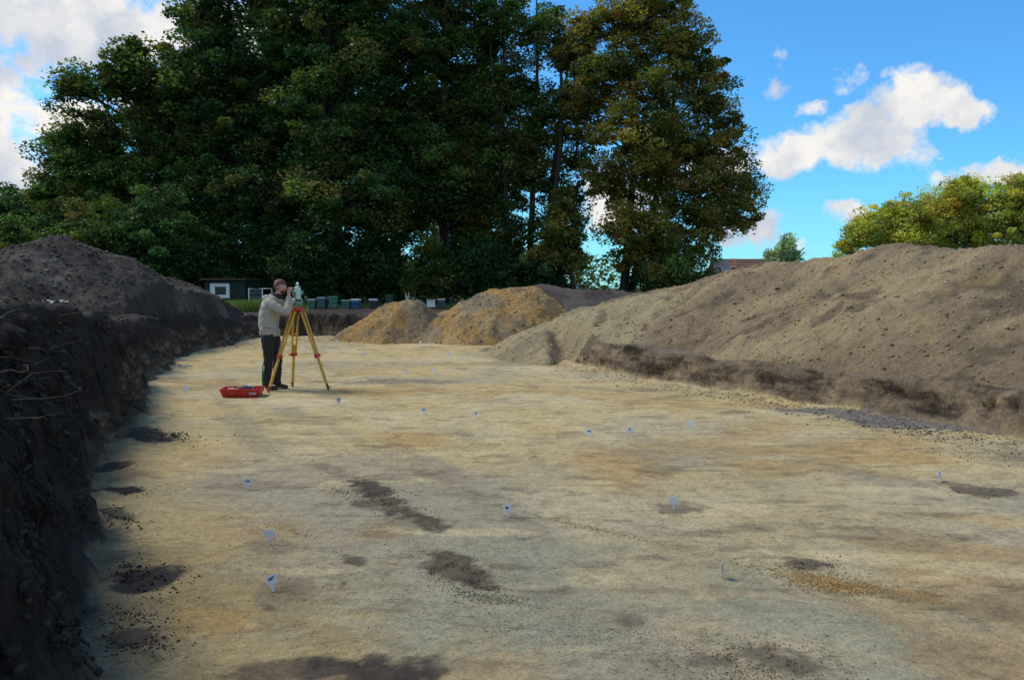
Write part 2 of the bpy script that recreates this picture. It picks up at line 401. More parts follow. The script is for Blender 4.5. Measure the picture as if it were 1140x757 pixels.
# above the walls
lt = lerp(HUMUS * 1.2, np.array([.11, .095, .08]), ss(.0, .7, fbm(X, Y, 1.5, 4, 121)) * .8)
rt = lerp(BROWN * 1.0, np.array([.24, .19, .13]), ss(-.4, .6, fbm(X, Y, .9, 4, 123)))
top = np.where((X < .13 * Y - 2.5)[:, None], lt, rt)
COL = lerp(COL, top, ss(.93, 1.0, PROF))
meadow = lerp(np.array([.045, .075, .02]), np.array([.09, .10, .035]), ss(-.5, .6, fbm(X, Y, .12, 4, 131)))
ROUGH = np.clip(ss(-.02, .25, SD + .05 * N_edge) * np.where(LEFT, 1.0, .6), 0, 1)
COL = lerp(COL, meadow, np.clip(ss(37, 40, Y + fbm(X, Y, .4, 3, 133)) + ss(14, 20, np.abs(X - .13 * Y)), 0, 1) * ss(.93, 1.0, PROF))
# push the wall surface sideways so that it overhangs and breaks up
near = (WALL > 0) & (Y < 28)
along = Y * .87 - X * .49
push = np.where(near & (Y > 1.5), WALL * (.10 * fbm(along, Z * 3.5, 1.8, 6, 141, .62) + .06 * ridged(along, Z * 3, 3.0, 4, 143)), 0)
XX = X + push * np.where(LEFT, -.95, .87); YY = Y + push * np.where(LEFT, .2, .49)
nx, ny = len(gx), len(gy)
i = np.arange(ny - 1)[:, None] * nx + np.arange(nx - 1)[None, :]
F = np.stack([i, i + 1, i + 1 + nx, i + nx], -1).reshape(-1, 4)
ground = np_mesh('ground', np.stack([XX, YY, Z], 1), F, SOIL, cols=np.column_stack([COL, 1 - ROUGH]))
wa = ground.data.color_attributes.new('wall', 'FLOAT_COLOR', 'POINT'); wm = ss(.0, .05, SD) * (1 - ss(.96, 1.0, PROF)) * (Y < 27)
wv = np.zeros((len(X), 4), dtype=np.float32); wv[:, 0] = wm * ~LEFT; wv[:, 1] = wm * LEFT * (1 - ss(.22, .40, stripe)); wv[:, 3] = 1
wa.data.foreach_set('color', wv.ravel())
tag(ground, kind='structure')
def gz(x, y):
    a = surf(np.array([float(x)]), np.array([float(y)])); return float(a[0][0])

# ------------------------------------------------------------------ spoil heaps
def heap(name, label, ridge, step, colf, seed, slope=.62, rough=1.0, cat='spoil heap', sink=.06, mat=None, clip=0):
    """ridge: list of (x, y, ztop, slope_scale)"""
    rp = np.array(ridge, float); pad = 6
    x0, x1 = rp[:, 0].min() - pad, rp[:, 0].max() + pad; y0, y1 = rp[:, 1].min() - pad, rp[:, 1].max() + pad
    ax = np.arange(x0, x1, step); ay = np.arange(y0, y1, step)
    x, y = np.meshgrid(ax, ay); sh = x.shape; x = x.ravel(); y = y.ravel()
    xw = x + .18 * rough * fbm(x, y, .8, 3, seed + 1); yw = y + .18 * rough * fbm(x, y, .8, 3, seed + 2)
    z = np.full(x.shape, -9.0)
    for a, b in zip(rp[:-1], rp[1:]):
        ex, ey = b[0] - a[0], b[1] - a[1]; wx, wy = xw - a[0], yw - a[1]
        t = np.clip((wx * ex + wy * ey) / (ex * ex + ey * ey + 1e-9), 0, 1)
        d = np.sqrt((wx - ex * t) ** 2 + (wy - ey * t) ** 2); sl = (a[3] * (1 - t) + b[3] * t) * slope
        zt = a[2] * (1 - t) + b[2] * t
        h = zt - sl * (np.sqrt(d * d + .10) - .31)
        z = np.maximum(z, h)
    z = z + rough * (.055 * fbm(x, y, .9, 4, seed + 3) + .035 * ridged(x, y, 1.9, 6, seed + 5, .6) + .026 * fbm(x, y, 8, 4, seed + 6, .65))
    gzv = surf(x, y)[0]
    if clip:
        sdv = surf(x, y)[1]
        if seed == 400: z = z - np.maximum(0, clip - sdv) * 2.2 * ss(.7, 1.5, x) * ss(20.5, 18.5, y)
        else: z = z - np.maximum(0, clip - sdv) * 2.2; z = np.where(sdv < clip - .35, -9, z)
    keep = z > gzv - sink
    cols = colf(x, y, z, seed)
    ny_, nx_ = sh; i = np.arange(ny_ - 1)[:, None] * nx_ + np.arange(nx_ - 1)[None, :]
    F = np.stack([i, i + 1, i + 1 + nx_, i + nx_], -1).reshape(-1, 4)
    F = F[keep[F].any(1)]
    used = np.unique(F); re = np.full(len(x), -1); re[used] = np.arange(len(used))
    z = np.where(keep, z, gzv - sink)
    V = np.stack([x, y, z], 1)[used]
    o = np_mesh(name, V, re[F], mat or SPOIL, cols=cols[used])
    tag(o, label, cat, 'spoil heaps around the trench')
    return o, V, cols[used]
def rp(u, v, y, s=1.0):
    p = P(u, v, y); return (p[0], p[1], p[2], s)
def c_dark(x, y, z, s):
    c = lerp(np.array([.070, .058, .050]), np.array([.14, .12, .10]), ss(-.2, .9, fbm(x, y, 1.2, 5, s + 11)))
    return lerp(c, np.array([.035, .03, .026]), ss(.2, .7, fbm(x, y, 3, 4, s + 13)) * .7)
def c_ochre(x, y, z, s):
    c = lerp(np.array([.28, .215, .13]), np.array([.40, .245, .085]), ss(-.25, .35, fbm(x + .5 * z, y, .8, 4, s + 11) + .25 * (x - np.mean(x)) / 2))
    c = lerp(c, np.array([.42, .32, .17]), ss(.1, .7, fbm(x, y, 1.7, 4, s + 12)) * .6)
    return lerp(c, np.array([.19, .15, .10]), ss(.0, .6, fbm(x, y, 2.2, 6, s + 13, .62)) * .75)
def c_grey(x, y, z, s):
    return lerp(np.array([.085, .068, .060]), np.array([.13, .11, .095]), ss(-.5, .6, fbm(x, y, 2.0, 5, s + 11)))
def c_right(x, y, z, s):
    dr = (x * .87 + y * .49); al = (y * .87 - x * .49)
    str_ = fbm(al * 1.6 + .25 * dr, dr * .35, 1, 4, s + 10)                # tongues of sand that ran down the slope
    c = lerp(np.array([.27, .198, .115]), np.array([.36, .272, .158]), ss(-.5, .6, fbm(x, y, .8, 5, s + 11)))
    c = lerp(c, np.array([.44, .33, .175]), ss(.15, .75, str_) * .65)
    c = lerp(c, np.array([.13, .092, .062]), ss(.22, .7, fbm(x, y, 2.2, 5, s + 13)) * .7)
    return lerp(c, np.array([.40, .28, .13]), ss(.5, .8, fbm(x, y, 1.4, 4, s + 14)) * .5)
def c_sand(x, y, z, s):
    c = lerp(np.array([.40, .32, .18]), np.array([.30, .24, .15]), ss(-.3, .6, fbm(x, y, 1.2, 5, s + 11)))
    return lerp(c, np.array([.12, .09, .06]), ss(.35, .8, fbm(x, y, 2.5, 5, s + 13)) * .6)
heapsV = []
heapsV.append(heap('spoil_heap', 'tall dark humus heap on the left edge of the trench',
     [rp(-120, 292, 15.5), rp(-40, 300, 16.5, .9), rp(30, 276, 17.5), rp(72, 266, 18.5), rp(102, 272, 19.5), rp(150, 297, 21, .9), rp(200, 314, 23, .8), rp(240, 335, 24.5, .8)], .045, c_dark, 200, .66, 1.3, clip=.85))
heapsV.append(heap('spoil_heap', 'long high brown sandy heap along the right side of the trench',
     [(12.0, 2.5, 2.5, 1), (10.2, 7.5, 2.35, 1), rp(1140, 273, 11.8), rp(1060, 277, 12.8), rp(1000, 274, 13.8), rp(955, 281, 14.7), rp(900, 291, 15.6), rp(850, 293, 16.6, .95), rp(800, 307, 17.8, .9), rp(770, 318, 18.6, .9), rp(735, 322, 19.6, .8), rp(700, 330, 20.4, .8)], .045, c_right, 300, .58, .95, clip=.36))
heapsV.append(heap('spoil_heap', 'low pale sand heap at the far end of the long brown heap',
     [rp(752, 326, 17.2, .9), rp(700, 334, 17.8), rp(655, 341, 18.4), rp(622, 358, 19.2, .85)], .05, c_sand, 400, .56, 1.2, clip=.30))
heapsV.append(heap('spoil_heap', 'small low ochre and grey heap at the far end of the trench',
     [rp(412, 355, 23.8, 1.1), rp(432, 339, 23.8, 1.3), rp(462, 335, 23.9, 1.3), rp(470, 342, 24.1, 1.2)], .045, c_ochre, 500, .82, 1.3))
heapsV.append(heap('spoil_heap', 'larger orange ochre heap with a crumbly pale crest at the far end of the trench',
     [rp(515, 334, 24.2, 1), rp(545, 321, 24.2, 1.0), rp(583, 320, 24.2, 1.0)], .045, c_ochre, 600, .72, 1.35))
heapsV.append(heap('spoil_heap', 'dark grey heap behind the orange ochre heap',
     [rp(560, 322, 29.5), rp(605, 317, 30), rp(640, 321, 30), rp(700, 324, 31), rp(760, 330, 31)], .08, c_grey, 700, .6, .9))

# ------------------------------------------------------------------ loose crumbs and clods
phi = (1 + 5 ** .5) / 2
ICO = np.array([(-1, phi, 0), (1, phi, 0), (-1, -phi, 0), (1, -phi, 0), (0, -1, phi), (0, 1, phi), (0, -1, -phi), (0, 1, -phi), (phi, 0, -1), (phi, 0, 1), (-phi, 0, -1), (-phi, 0, 1)]) / 1.9
ICF = np.array([(0, 11, 5), (0, 5, 1), (0, 1, 7), (0, 7, 10), (0, 10, 11), (1, 5, 9), (5, 11, 4), (11, 10, 2), (10, 7, 6), (7, 1, 8), (3, 9, 4), (3, 4, 2), (3, 2, 6), (3, 6, 8), (3, 8, 9), (4, 9, 5), (2, 4, 11), (6, 2, 10), (8, 6, 7), (9, 8, 1)])
def clods(name, pts, sizes, cols, label=None, parent=None):
    n = len(pts)
    A = rng.normal(size=(n, 3, 3)); q, _ = np.linalg.qr(A)
    sc = rng.uniform(.55, 1.15, (n, 1, 3)); V = ICO[None] * sc * (1 + rng.uniform(-.38, .38, (n, 12, 1))) + rng.uniform(-.12, .12, (n, 12, 3))
    V = np.einsum('nij,nkj->nki', q, V) * sizes[:, None, None]; V[:, :, 2] *= .75
    V = V + pts[:, None, :]
    F = (ICF[None] + (np.arange(n) * 12)[:, None, None]).reshape(-1, 3)
    o = np_mesh(name, V.reshape(-1, 3), F, CRUMB, parent, np.repeat(cols, 12, 0), smooth=False)
    tag(o, label, kind='stuff'); return o
px_, cl_, sz_ = [], [], []
def scatter_px(u, v, ru, rv, sl, n, smin, smax, c):
    n = int(n * (.8 if float(np.mean(c)) < .05 else 1.7)); t = rng.normal(size=(n, 2)) * .62
    uu = u + t[:, 0] * ru; vv = v + t[:, 1] * rv + sl * t[:, 0] * ru
    vv = np.maximum(vv, 372)
    for a, b in zip(uu, vv):
        p = G(a, b); px_.append((p[0], p[1])); sz_.append(.55 * (smin + (smax - smin) * random.random() ** 4)); cl_.append(np.array(c) * random.uniform(.7, 1.3))
for (u, v, ru, rv, sl, n, a, b, c) in [
    (160, 645, 40, 16, .1, 700, .003, .028, HUMUS), (150, 648, 22, 12, .1, 160, .008, .04, HUMUS), (135, 549, 32, 4, 0, 260, .004, .028, HUMUS), (122, 523, 28, 4, 0, 220, .004, .028, HUMUS),
    (170, 484, 42, 7, .12, 500, .004, .045, HUMUS), (195, 484, 18, 3, 0, 60, .01, .05, HUMUS), (132, 578, 26, 10, .2, 240, .004, .022, STAIN), (150, 718, 38, 14, 0, 600, .002, .016, STAIN), (140, 690, 40, 10, 0, 300, .002, .014, STAIN),
    (425, 555, 46, 12, .28, 900, .002, .013, STAIN), (380, 548, 20, 6, .25, 250, .003, .014, BROWN), (510, 640, 42, 20, .3, 1500, .0015, .010, STAIN * 1.2), (540, 664, 36, 5, .15, 500, .002, .014, GREEN),
    (330, 592, 45, 2.2, .24, 160, .002, .010, BROWN), (650, 585, 60, 3, .22, 700, .002, .012, SAND * .9), (730, 602, 60, 6, .2, 600, .002, .010, SAND * .9), (760, 615, 50, 10, .1, 600, .002, .008, SAND),
    (905, 640, 70, 9, .15, 1600, .002, .014, SAND * .85), (935, 652, 40, 7, .1, 900, .002, .014, OCHRE), (1000, 662, 40, 6, .2, 600, .002, .011, SAND * .8), (905, 628, 30, 6, 0, 500, .002, .012, STAIN),
    (860, 735, 60, 22, .1, 1500, .0015, .009, STAIN * 1.5), (800, 740, 50, 20, 0, 800, .0015, .008, STAIN * 1.5), (640, 700, 120, 22, .1, 1600, .0012, .007, BROWN), (700, 560, 420, 100, 0, 2600, .002, .007, STAIN * 1.7),
    (600, 680, 420, 60, 0, 2600, .0012, .006, STAIN * 1.5), (300, 600, 160, 90, 0, 1200, .002, .009, STAIN), (500, 480, 300, 40, 0, 1200, .004, .011, BROWN), (1020, 480, 110, 7, .15, 900, .006, .028, STAIN * 1.1),
    (850, 448, 150, 5, .13, 700, .008, .03, BROWN * .8), (650, 412, 70, 4, .2, 300, .01, .035, BROWN), (60, 650, 2, 2, 0, 1, .01, .02, HUMUS), (250, 386, 60, 4, 0, 200, .012, .04, HUMUS * 1.3), (1100, 548, 34, 6, 0, 300, .003, .015, BROWN),
    (1060, 500, 90, 10, .1, 300, .004, .016, STAIN), (455, 500, 60, 3, .05, 260, .003, .012, BROWN), (530, 495, 60, 3, 0, 220, .003, .011, BROWN), (260, 484, 4, 5, 0, 4, .02, .03, HUMUS), (335, 380, 60, 3, 0, 200, .01, .04, BROWN)]:
    scatter_px(u, v, ru, rv, sl, n, a, b * (.7 if float(np.mean(c)) < .05 else 1), c)
p2 = np.array(px_); zz = surf(p2[:, 0], p2[:, 1])[0]; ok = zz < .25
S = np.array(sz_)
clods('soil_crumbs', np.column_stack([p2, zz + S * .2])[ok], S[ok], np.array(cl_)[ok])
# clods on the left bank and its wall
n = 20000
yy = 2.3 + 22 * rng.random(n) ** 1.5; xx = -.50 * yy - rng.random(n) * (1.1 + .1 * yy) + .25
z_, sd_, pr_, wa_, le_ = surf(xx, yy); k = (sd_ > .12); 
s_ = (.004 + .026 * rng.random(n) ** 6) * (1 + yy * .04)
cc = HUMUS[None] * rng.uniform(.6, 1.9, (n, 1)); cc = np.where(((rng.random(n) < .10) & (s_ < .02))[:, None], np.array([.095, .08, .062])[None], cc)
clods('wall_clods', np.column_stack([xx, yy, z_])[k], s_[k], cc[k])
# the crumbling pile of clods at the near end of the left bank
n = 5000
yy = 2.6 + 2.6 * rng.random(n); xx = -.535 * yy - .02 - rng.random(n) * .9
z_, sd_, _, _, _ = surf(xx, yy); k = (z_ < 1.5) & (sd_ > .03) & (fbm(xx * 1.0, yy * 1.0, 2.2, 3, 909) > -.1)
s_ = (.004 + .026 * rng.random(n) ** 4)
clods('wall_clods', np.column_stack([xx, yy, z_])[k], s_[k], (np.array([.080, .068, .055])[None] * rng.uniform(.4, 1.0, (n, 1)))[k])
# crumbs on the heaps
for (o, V, C_), n, smax in zip(heapsV, (16000, 40000, 6000, 4000, 6000, 1500), (.06, .035, .035, .035, .045, .05)):
    j = rng.integers(0, len(V), n)
    s_ = .005 + smax * rng.random(n) ** 7
    pts = V[j] + np.column_stack([rng.uniform(-.02, .02, (n, 2)), np.zeros(n)])
    cc = C_[j] * rng.uniform(.95, 1.35, (n, 1))
    oo = clods('loose_clods', pts, s_, cc, parent=o)

# ------------------------------------------------------------------ vegetation
def tubes_np(paths, name, mat, parent, sides=5):
    VV, FF = [], []; off = 0
    ang = np.arange(sides) * 2 * np.pi / sides
    for pts, rad in paths:
        pts = np.asarray(pts, float); m = len(pts)
        d = np.gradient(pts, axis=0); d /= np.linalg.norm(d, axis=1)[:, None] + 1e-9
        up = np.where(np.abs(d[:, 2:3]) > .9, np.array([[1., 0, 0]]), np.array([[0, 0, 1.]]))
        up = np.broadcast_to(up[0], d.shape)
        a = np.cross(d, up); a /= np.linalg.norm(a, axis=1)[:, None] + 1e-9; b = np.cross(a, d)
        r = np.asarray(rad)[:, None, None]
        V = pts[:, None, :] + r * (a[:, None, :] * np.cos(ang)[None, :, None] + b[:, None, :] * np.sin(ang)[None, :, None])
        i = np.arange(m - 1)[:, None] * sides + np.arange(sides)[None]; j = np.arange(m - 1)[:, None] * sides + (np.arange(sides)[None] + 1) % sides
        FF.append(np.stack([i, j, j + sides, i + sides], -1).reshape(-1, 4) + off); VV.append(V.reshape(-1, 3)); off += m * sides
    return np_mesh(name, np.concatenate(VV), np.concatenate(FF), mat, parent)
def curve(a, b, n=7, bend=.15, sag=0.0):
    a, b = np.asarray(a, float), np.asarray(b, float); t = np.linspace(0, 1, n)[:, None]
    L = np.linalg.norm(b - a); o = rng.normal(size=3) * L * bend
    p = a * (1 - t) + b * t + o * (4 * t * (1 - t)) * .5; p[:, 2] += sag * L * (4 * t * (1 - t))[:, 0]
    p[1:-1] += rng.normal(size=(n - 2, 3)) * L * .02
    return p
def leaves_mesh(cent, size, cols, name, parent, mat=LEAF, flat=.5, droop=0.0):
    n = len(cent)
    a = rng.normal(size=(n, 3)); a[:, 2] = a[:, 2] * flat - droop; a /= np.linalg.norm(a, axis=1)[:, None]
    b = rng.normal(size=(n, 3)); b[:, 2] *= flat; b -= (b * a).sum(1)[:, None] * a; b /= np.linalg.norm(b, axis=1)[:, None]
    s = size[:, None]; w = rng.uniform(.45, .75, (n, 1))
    c = np.cross(a, b)
    V = np.stack([cent - a * s * .5, cent + b * s * w * .5 + a * s * .05 + c * s * .10, cent + a * s * .5, cent - b * s * w * .5 + a * s * .05 + c * s * .10], 1)
    return np_mesh(name, V.reshape(-1, 3), np.arange(n * 4).reshape(-1, 4), mat, parent, np.repeat(cols, 4, 0), smooth=False)
PK = 1.85
def tree(name, label, cat, group, bu, Y, lobes, nclump, nleaf, lsize, pal, tr=.28, clr=(.45, .95), trunks=None, zb=None, seed=1, flat=.5, depth=.85, tip=None, lean=None, hollow=.45):
    """lobes: (u, v, ru, rv, dY) traced as sizes in the photo, turned into real ellipsoids in metres at distance Y"""
    base = P(bu, 330, Y); base[2] = plateau(np.array([base[0]]), np.array([base[1]]))[0] - .05 if zb is None else zb
    root = empty(name, tuple(base)); tag(root, label, cat, group)
    nleaf = int(nleaf * 1.3); nclump = int(nclump * 1.15); L = []
    for (u, v, ru, rv, dy) in lobes:
        c = P(u, v, Y + dy); k = (Y + dy) / FPX
        L.append((c, np.array([ru * k, max(ru, rv) * .5 * k * depth + ru * k * .4, rv * k])))
    vol = np.array([np.prod(r) ** .66 for c, r in L]); vol /= vol.sum()
    paths = []
    trunks = trunks or [(bu, None)]
    zc = min(c[2] - r[2] * .3 for c, r in L); ztop = max(c[2] for c, r in L)
    tps = []
    for q, (tu, tt) in enumerate(trunks):
        b0 = base + np.array([(tu - bu) * Y / FPX, (q % 2) * .8, 0])
        top = np.mean([c for c, r in L], 0) * np.array([1, 1, 0]) + np.array([(tu - bu) * Y / FPX, 0, ztop])
        if tt is not None: top = P(tt[0], tt[1], Y)
        m = 14; t = np.linspace(0, 1, m)[:, None]
        tp = b0 * (1 - t) + top * t + rng.normal(size=(1, 3)) * np.array([[.35, .35, 0]]) * np.sin(t * math.pi) + np.cumsum(rng.normal(size=(m, 3)) * .06, 0) * np.array([[1, 1, 0]])
        rr = tr * (1 - t[:, 0]) ** .8 + .03; rr[0] *= 1.45
        paths.append((tp - base, rr)); tps.append(tp)
    tp = np.concatenate(tps); lim = []
    for (c, r) in L:
        dd = np.linalg.norm(tp - (c - np.array([0, 0, 1]) * (np.linalg.norm((tp - c)[:, :2], axis=1).min() * .6 + .5)), axis=1); s = tp[np.argmin(dd)]
        p = curve(s, c, 9, .10, -.05); ln = np.linalg.norm(c - s)
        paths.append((p - base, np.linspace(.035 + .014 * ln, .03, 9))); lim.append(p)
    ci = rng.choice(len(L), nclump, p=vol)
    dirs = rng.normal(size=(nclump, 3)); dirs /= np.linalg.norm(dirs, axis=1)[:, None]
    rad = rng.random(nclump) ** hollow
    C = np.array([L[i][0] for i in ci]) + dirs * rad[:, None] * np.array([L[i][1] for i in ci])
    C[:, 2] = np.maximum(C[:, 2], base[2] + .4)
    for i, c in zip(ci, C):
        lp = lim[i]; s = lp[np.argmin(np.linalg.norm(lp - (c * .5 + lp[3] * .5), axis=1))]
        if rng.random() < .75: p = curve(s, c, 5, .10, .03); paths.append((p - base, np.linspace(.035, .008, 5)))
    tubes_np(paths, 'trunk', BARK, root)
    rc = clr[0] * .75 + (clr[1] * 1.1 - clr[0] * .75) * rng.random(nclump) ** 1.5; k = np.repeat(np.arange(nclump), nleaf)
    g = rng.normal(size=(nclump * nleaf, 3)); g /= (np.linalg.norm(g, axis=1)[:, None] ** .55); g *= .72; g[:, 2] *= .62
    pts = C[k] + g * rc[k][:, None] - base
    pal = np.array(pal) * PK; pc = pal[rng.choice(len(pal), nclump)] * rng.uniform(.5, 1.55, (nclump, 1))
    lc = pc[k] * rng.uniform(.7, 1.3, (len(k), 1)); odd = rng.random(len(k)) < .08; lc[odd] = pal[rng.choice(len(pal), odd.sum())] * 1.3
    ls = .86 * lsize * rng.uniform(.6, 1.35, len(k))
    cr = leaves_mesh(pts, ls, np.clip(lc, 0, .8), 'crown', root, flat=flat)
    return root
GO = [(.038, .074, .017), (.046, .090, .020), (.030, .062, .020), (.070, .098, .022), (.078, .070, .020)]
GD = [(.022, .053, .019), (.028, .066, .020), (.036, .074, .020), (.019, .045, .019)]
BE = [(.165, .135, .030), (.145, .135, .028), (.095, .110, .024), (.150, .105, .026), (.075, .095, .022), (.06, .085, .02)]
YG = [(.33, .32, .06), (.27, .29, .055), (.22, .26, .05), (.32, .28, .055), (.32, .20, .05), (.19, .24, .05)]  # yellow green leaves, lightened so that their colour carries the sunlight
GT = 'tall trees behind the trench'
tree('oak_tree', 'dark oak with a crooked open limb, leftmost of the tall trees', 'tree', GT, 165, 45,
     [(150, 75, 30, 30, 0), (120, 95, 28, 22, 0), (78, 92, 26, 18, 0), (65, 118, 14, 8, 0), (165, 110, 40, 35, 1), (150, 58, 14, 14, 0), (110, 150, 40, 28, 0), (70, 168, 36, 22, 0), (130, 200, 60, 40, 0), (60, 215, 30, 26, 0), (190, 160, 40, 50, 2), (205, 90, 25, 40, 2)],
     430, 110, .24, GO, .32, trunks=[(165, (165, 70))])
tree('deciduous_tree', 'huge dark green tree right of the crooked oak, its top beyond the picture', 'tree', GT, 262, 45,
     [(225, 20, 38, 40, 0), (270, -30, 60, 60, 0), (240, 90, 60, 60, 0), (310, 60, 60, 70, 0), (250, 170, 70, 50, 0), (320, 150, 50, 60, 0), (210, 130, 35, 60, 2), (300, 220, 60, 40, -2), (215, 230, 50, 40, -1)],
     640, 110, .25, GO + GD, .42)
tree('deciduous_tree', 'massive dark tree above the beehives with a dense dark crown', 'tree', GT, 385, 44,
     [(380, -30, 70, 60, 0), (350, 50, 60, 60, 0), (420, 60, 60, 70, 0), (360, 140, 60, 60, -2), (430, 160, 55, 50, 0), (390, 220, 70, 40, -3), (340, 210, 40, 40, 0)],
     640, 110, .25, GO + GD, .45)
tree('deciduous_tree', 'dark tree with a broad crown standing behind the small ochre heap', 'tree', GT, 492, 46,
     [(480, -20, 55, 50, 0), (500, 50, 50, 50, 0), (470, 110, 45, 50, 0), (520, 130, 35, 45, 0), (490, 190, 50, 40, -2), (455, 235, 40, 35, -2), (520, 230, 40, 38, -1), (545, 30, 30, 40, 0)],
     470, 110, .24, GO, .38)
tree('ash_tree', 'thin crowned tree of several slender bare trunks with sky showing between', 'tree', GT, 580, 45,
     [(560, 20, 30, 35, 0), (600, 40, 30, 40, 0), (635, 60, 22, 36, 1), (575, 100, 34, 40, 0), (615, 130, 32, 38, 0), (560, 175, 32, 40, 0), (608, 205, 30, 36, 0), (585, 255, 32, 30, -1), (545, 280, 34, 30, -1), (630, 265, 22, 36, -2), (540, 220, 25, 30, 0), (640, 110, 22, 40, 1), (590, 150, 40, 50, 1), (640, 175, 22, 34, 1), (548, 110, 24, 40, 1), (640, 225, 18, 24, 1)],
     440, 100, .22, GO + [(.065, .08, .02)], .20, trunks=[(572, (560, 5)), (583, (588, -10)), (598, (622, 20)), (566, (545, 40)), (604, (640, 30))])
tree('beech_tree', 'tall beech turning golden brown at the right end of the tall trees', 'tree', GT, 692, 43,
     [(700, 20, 42, 28, 0), (745, 45, 46, 40, 0), (690, 80, 42, 45, 0), (740, 110, 55, 45, -1), (790, 105, 32, 40, 0), (720, 170, 50, 45, -1), (785, 180, 44, 40, 0), (820, 205, 24, 30, 0), (750, 235, 50, 36, 0), (800, 245, 34, 26, 0), (700, 225, 22, 30, 0), (770, 285, 34, 24, 0), (708, 285, 28, 28, -1), (690, 250, 26, 26, -2), (725, 265, 30, 30, -2), (675, 200, 20, 26, 0), (690, 150, 30, 36, -2), (735, 300, 34, 20, -1), (660, 30, 24, 26, 0), (640, 60, 20, 30, 1), (642, 125, 20, 34, 1), (825, 230, 22, 26, 0), (765, 75, 36, 34, 0), (658, 90, 22, 36, 0), (662, 140, 20, 30, 1), (655, 195, 16, 22, 1), (815, 150, 22, 30, 0), (745, 180, 50, 45, 1), (740, 5, 40, 16, 0), (795, 215, 36, 36, -1), (745, 270, 50, 30, -1)],
     1050, 115, .19, BE, .24, clr=(.35, .8), trunks=[(692, (705, 10)), (700, (750, 40))])
tree('beech_tree', 'small brownish tree low between the slender trunks and the beech', 'tree', GT, 640, 42,
     [(625, 255, 22, 26, 0), (612, 290, 26, 20, 0), (640, 292, 16, 20, 0), (628, 222, 12, 18, 0)], 90, 110, .18, BE, .12, clr=(.3, .6))
# back row and side row: close the wood behind
GB = 'second row of trees in the wood'
for i, (bu, Y, w, top, lab) in enumerate([(20, 64, 55, 205, 'far tree low behind the left end of the wood'), (110, 60, 60, 150, 'back row tree showing behind the crooked oak'), (230, 58, 80, 20, 'back row tree hidden behind the huge dark green tree'),
        (330, 60, 85, 0, 'back row tree in the deepest shade left of the beehives'), (440, 60, 85, 0, 'back row tree in the shade behind the beehives'), (535, 62, 55, 60, 'back row tree showing between the slender trunks')]):
    tree('deciduous_tree', lab, 'tree', GB, bu, Y,
         [(bu, top + 45, w * .6, 45, 0), (bu - w * .5, top + (300 - top) * .4, w * .6, (300 - top) * .25, 0), (bu + w * .5, top + (300 - top) * .42, w * .6, (300 - top) * .25, 0), (bu, top + (300 - top) * .6, w, (300 - top) * .25, 0), (bu - w * .2, top + (300 - top) * .85, w, (300 - top) * .2, 0)],
         int(260 + w * 2), 90, .34, GD, .4, clr=(.6, 1.2))
tree('oak_tree', 'brownish tree peeping over the dark heap at the left edge of the photo', 'tree', 'second row of trees in the wood', -25, 75,
     [(-10, 238, 26, 16, 0), (10, 232, 18, 14, 0), (-50, 240, 40, 25, 0), (-5, 262, 30, 20, 0)], 160, 80, .3, BE + GO, .3)
# understory
GU = 'shrubs at the foot of the wood'
for i, (bu, Y, ru, top, n, pal, lab) in enumerate([
        (10, 40, 52, 240, 170, GO, 'dense shrub behind the left shoulder of the dark heap'), (110, 41, 55, 215, 210, GO, 'broad shrub rising behind the peak of the dark heap'),
        (175, 40, 42, 200, 170, [(.045, .095, .025), (.055, .11, .03)] + GD, 'brighter green bush between the crooked oak and the green shed'), (225, 42, 40, 250, 140, GD, 'dark shrub right behind the green shed'),
        (300, 43, 40, 245, 140, GD, 'dark shrub behind the person at the tripod'), (350, 41, 40, 240, 150, GD, 'dark bluish shrub above the leftmost beehives'), (420, 42, 38, 262, 120, GD, 'low dark shrub behind the middle beehives'),
        (480, 41, 36, 268, 100, GO, 'low dark shrub behind the small ochre heap'), (540, 41, 34, 262, 100, GD, 'low dark shrub left of the orange ochre heap crest'), (600, 42, 34, 285, 90, GD, 'low shrub directly behind the orange ochre heap'),
        (745, 40, 36, 285, 120, [(.05, .09, .025)] + GO, 'rounded green shrub at the foot of the golden beech'), (790, 41, 20, 296, 60, [(.06, .10, .03)], 'small bright green shrub left of the tiled roof')]):
    tree('shrub', lab, 'shrub', GU, bu, Y,
         [(bu, (top + 335) / 2, ru * .8, (335 - top) * .5, 0), (bu - ru * .5, (top + 335) / 2 + 15, ru * .55, (335 - top) * .36, 0), (bu + ru * .5, (top + 335) / 2 + 12, ru * .55, (335 - top) * .36, 0)],
         n, 110, .19, pal, .08, clr=(.35, .75))
# bright trees on the right
GR = 'autumn trees beyond the right heap'
tree('maple_tree', 'yellow green tree with an orange left edge rising beyond the right heap', 'tree', GR, 985, 75,
     [(975, 250, 28, 24, 0), (950, 265, 18, 16, 0), (1005, 238, 26, 24, 0), (1000, 268, 36, 26, 0), (940, 280, 14, 12, 0), (1030, 250, 22, 30, 0)], 300, 90, .26, YG, .3, clr=(.5, 1.1))
tree('maple_tree', 'tall yellow green tree in the middle of the far autumn trees', 'tree', GR, 1065, 76,
     [(1055, 225, 28, 20, 0), (1080, 235, 32, 28, 0), (1045, 255, 30, 28, 0), (1085, 265, 34, 24, 0), (1075, 210, 18, 12, 0)], 330, 90, .26, YG, .3, clr=(.5, 1.1))
tree('maple_tree', 'yellow green autumn tree cut by the right edge of the photo', 'tree', GR, 1135, 74,
     [(1125, 222, 30, 24, 0), (1150, 215, 30, 26, 0), (1130, 255, 34, 30, 0), (1165, 250, 30, 30, 0)], 330, 90, .26, YG, .3, clr=(.5, 1.1))
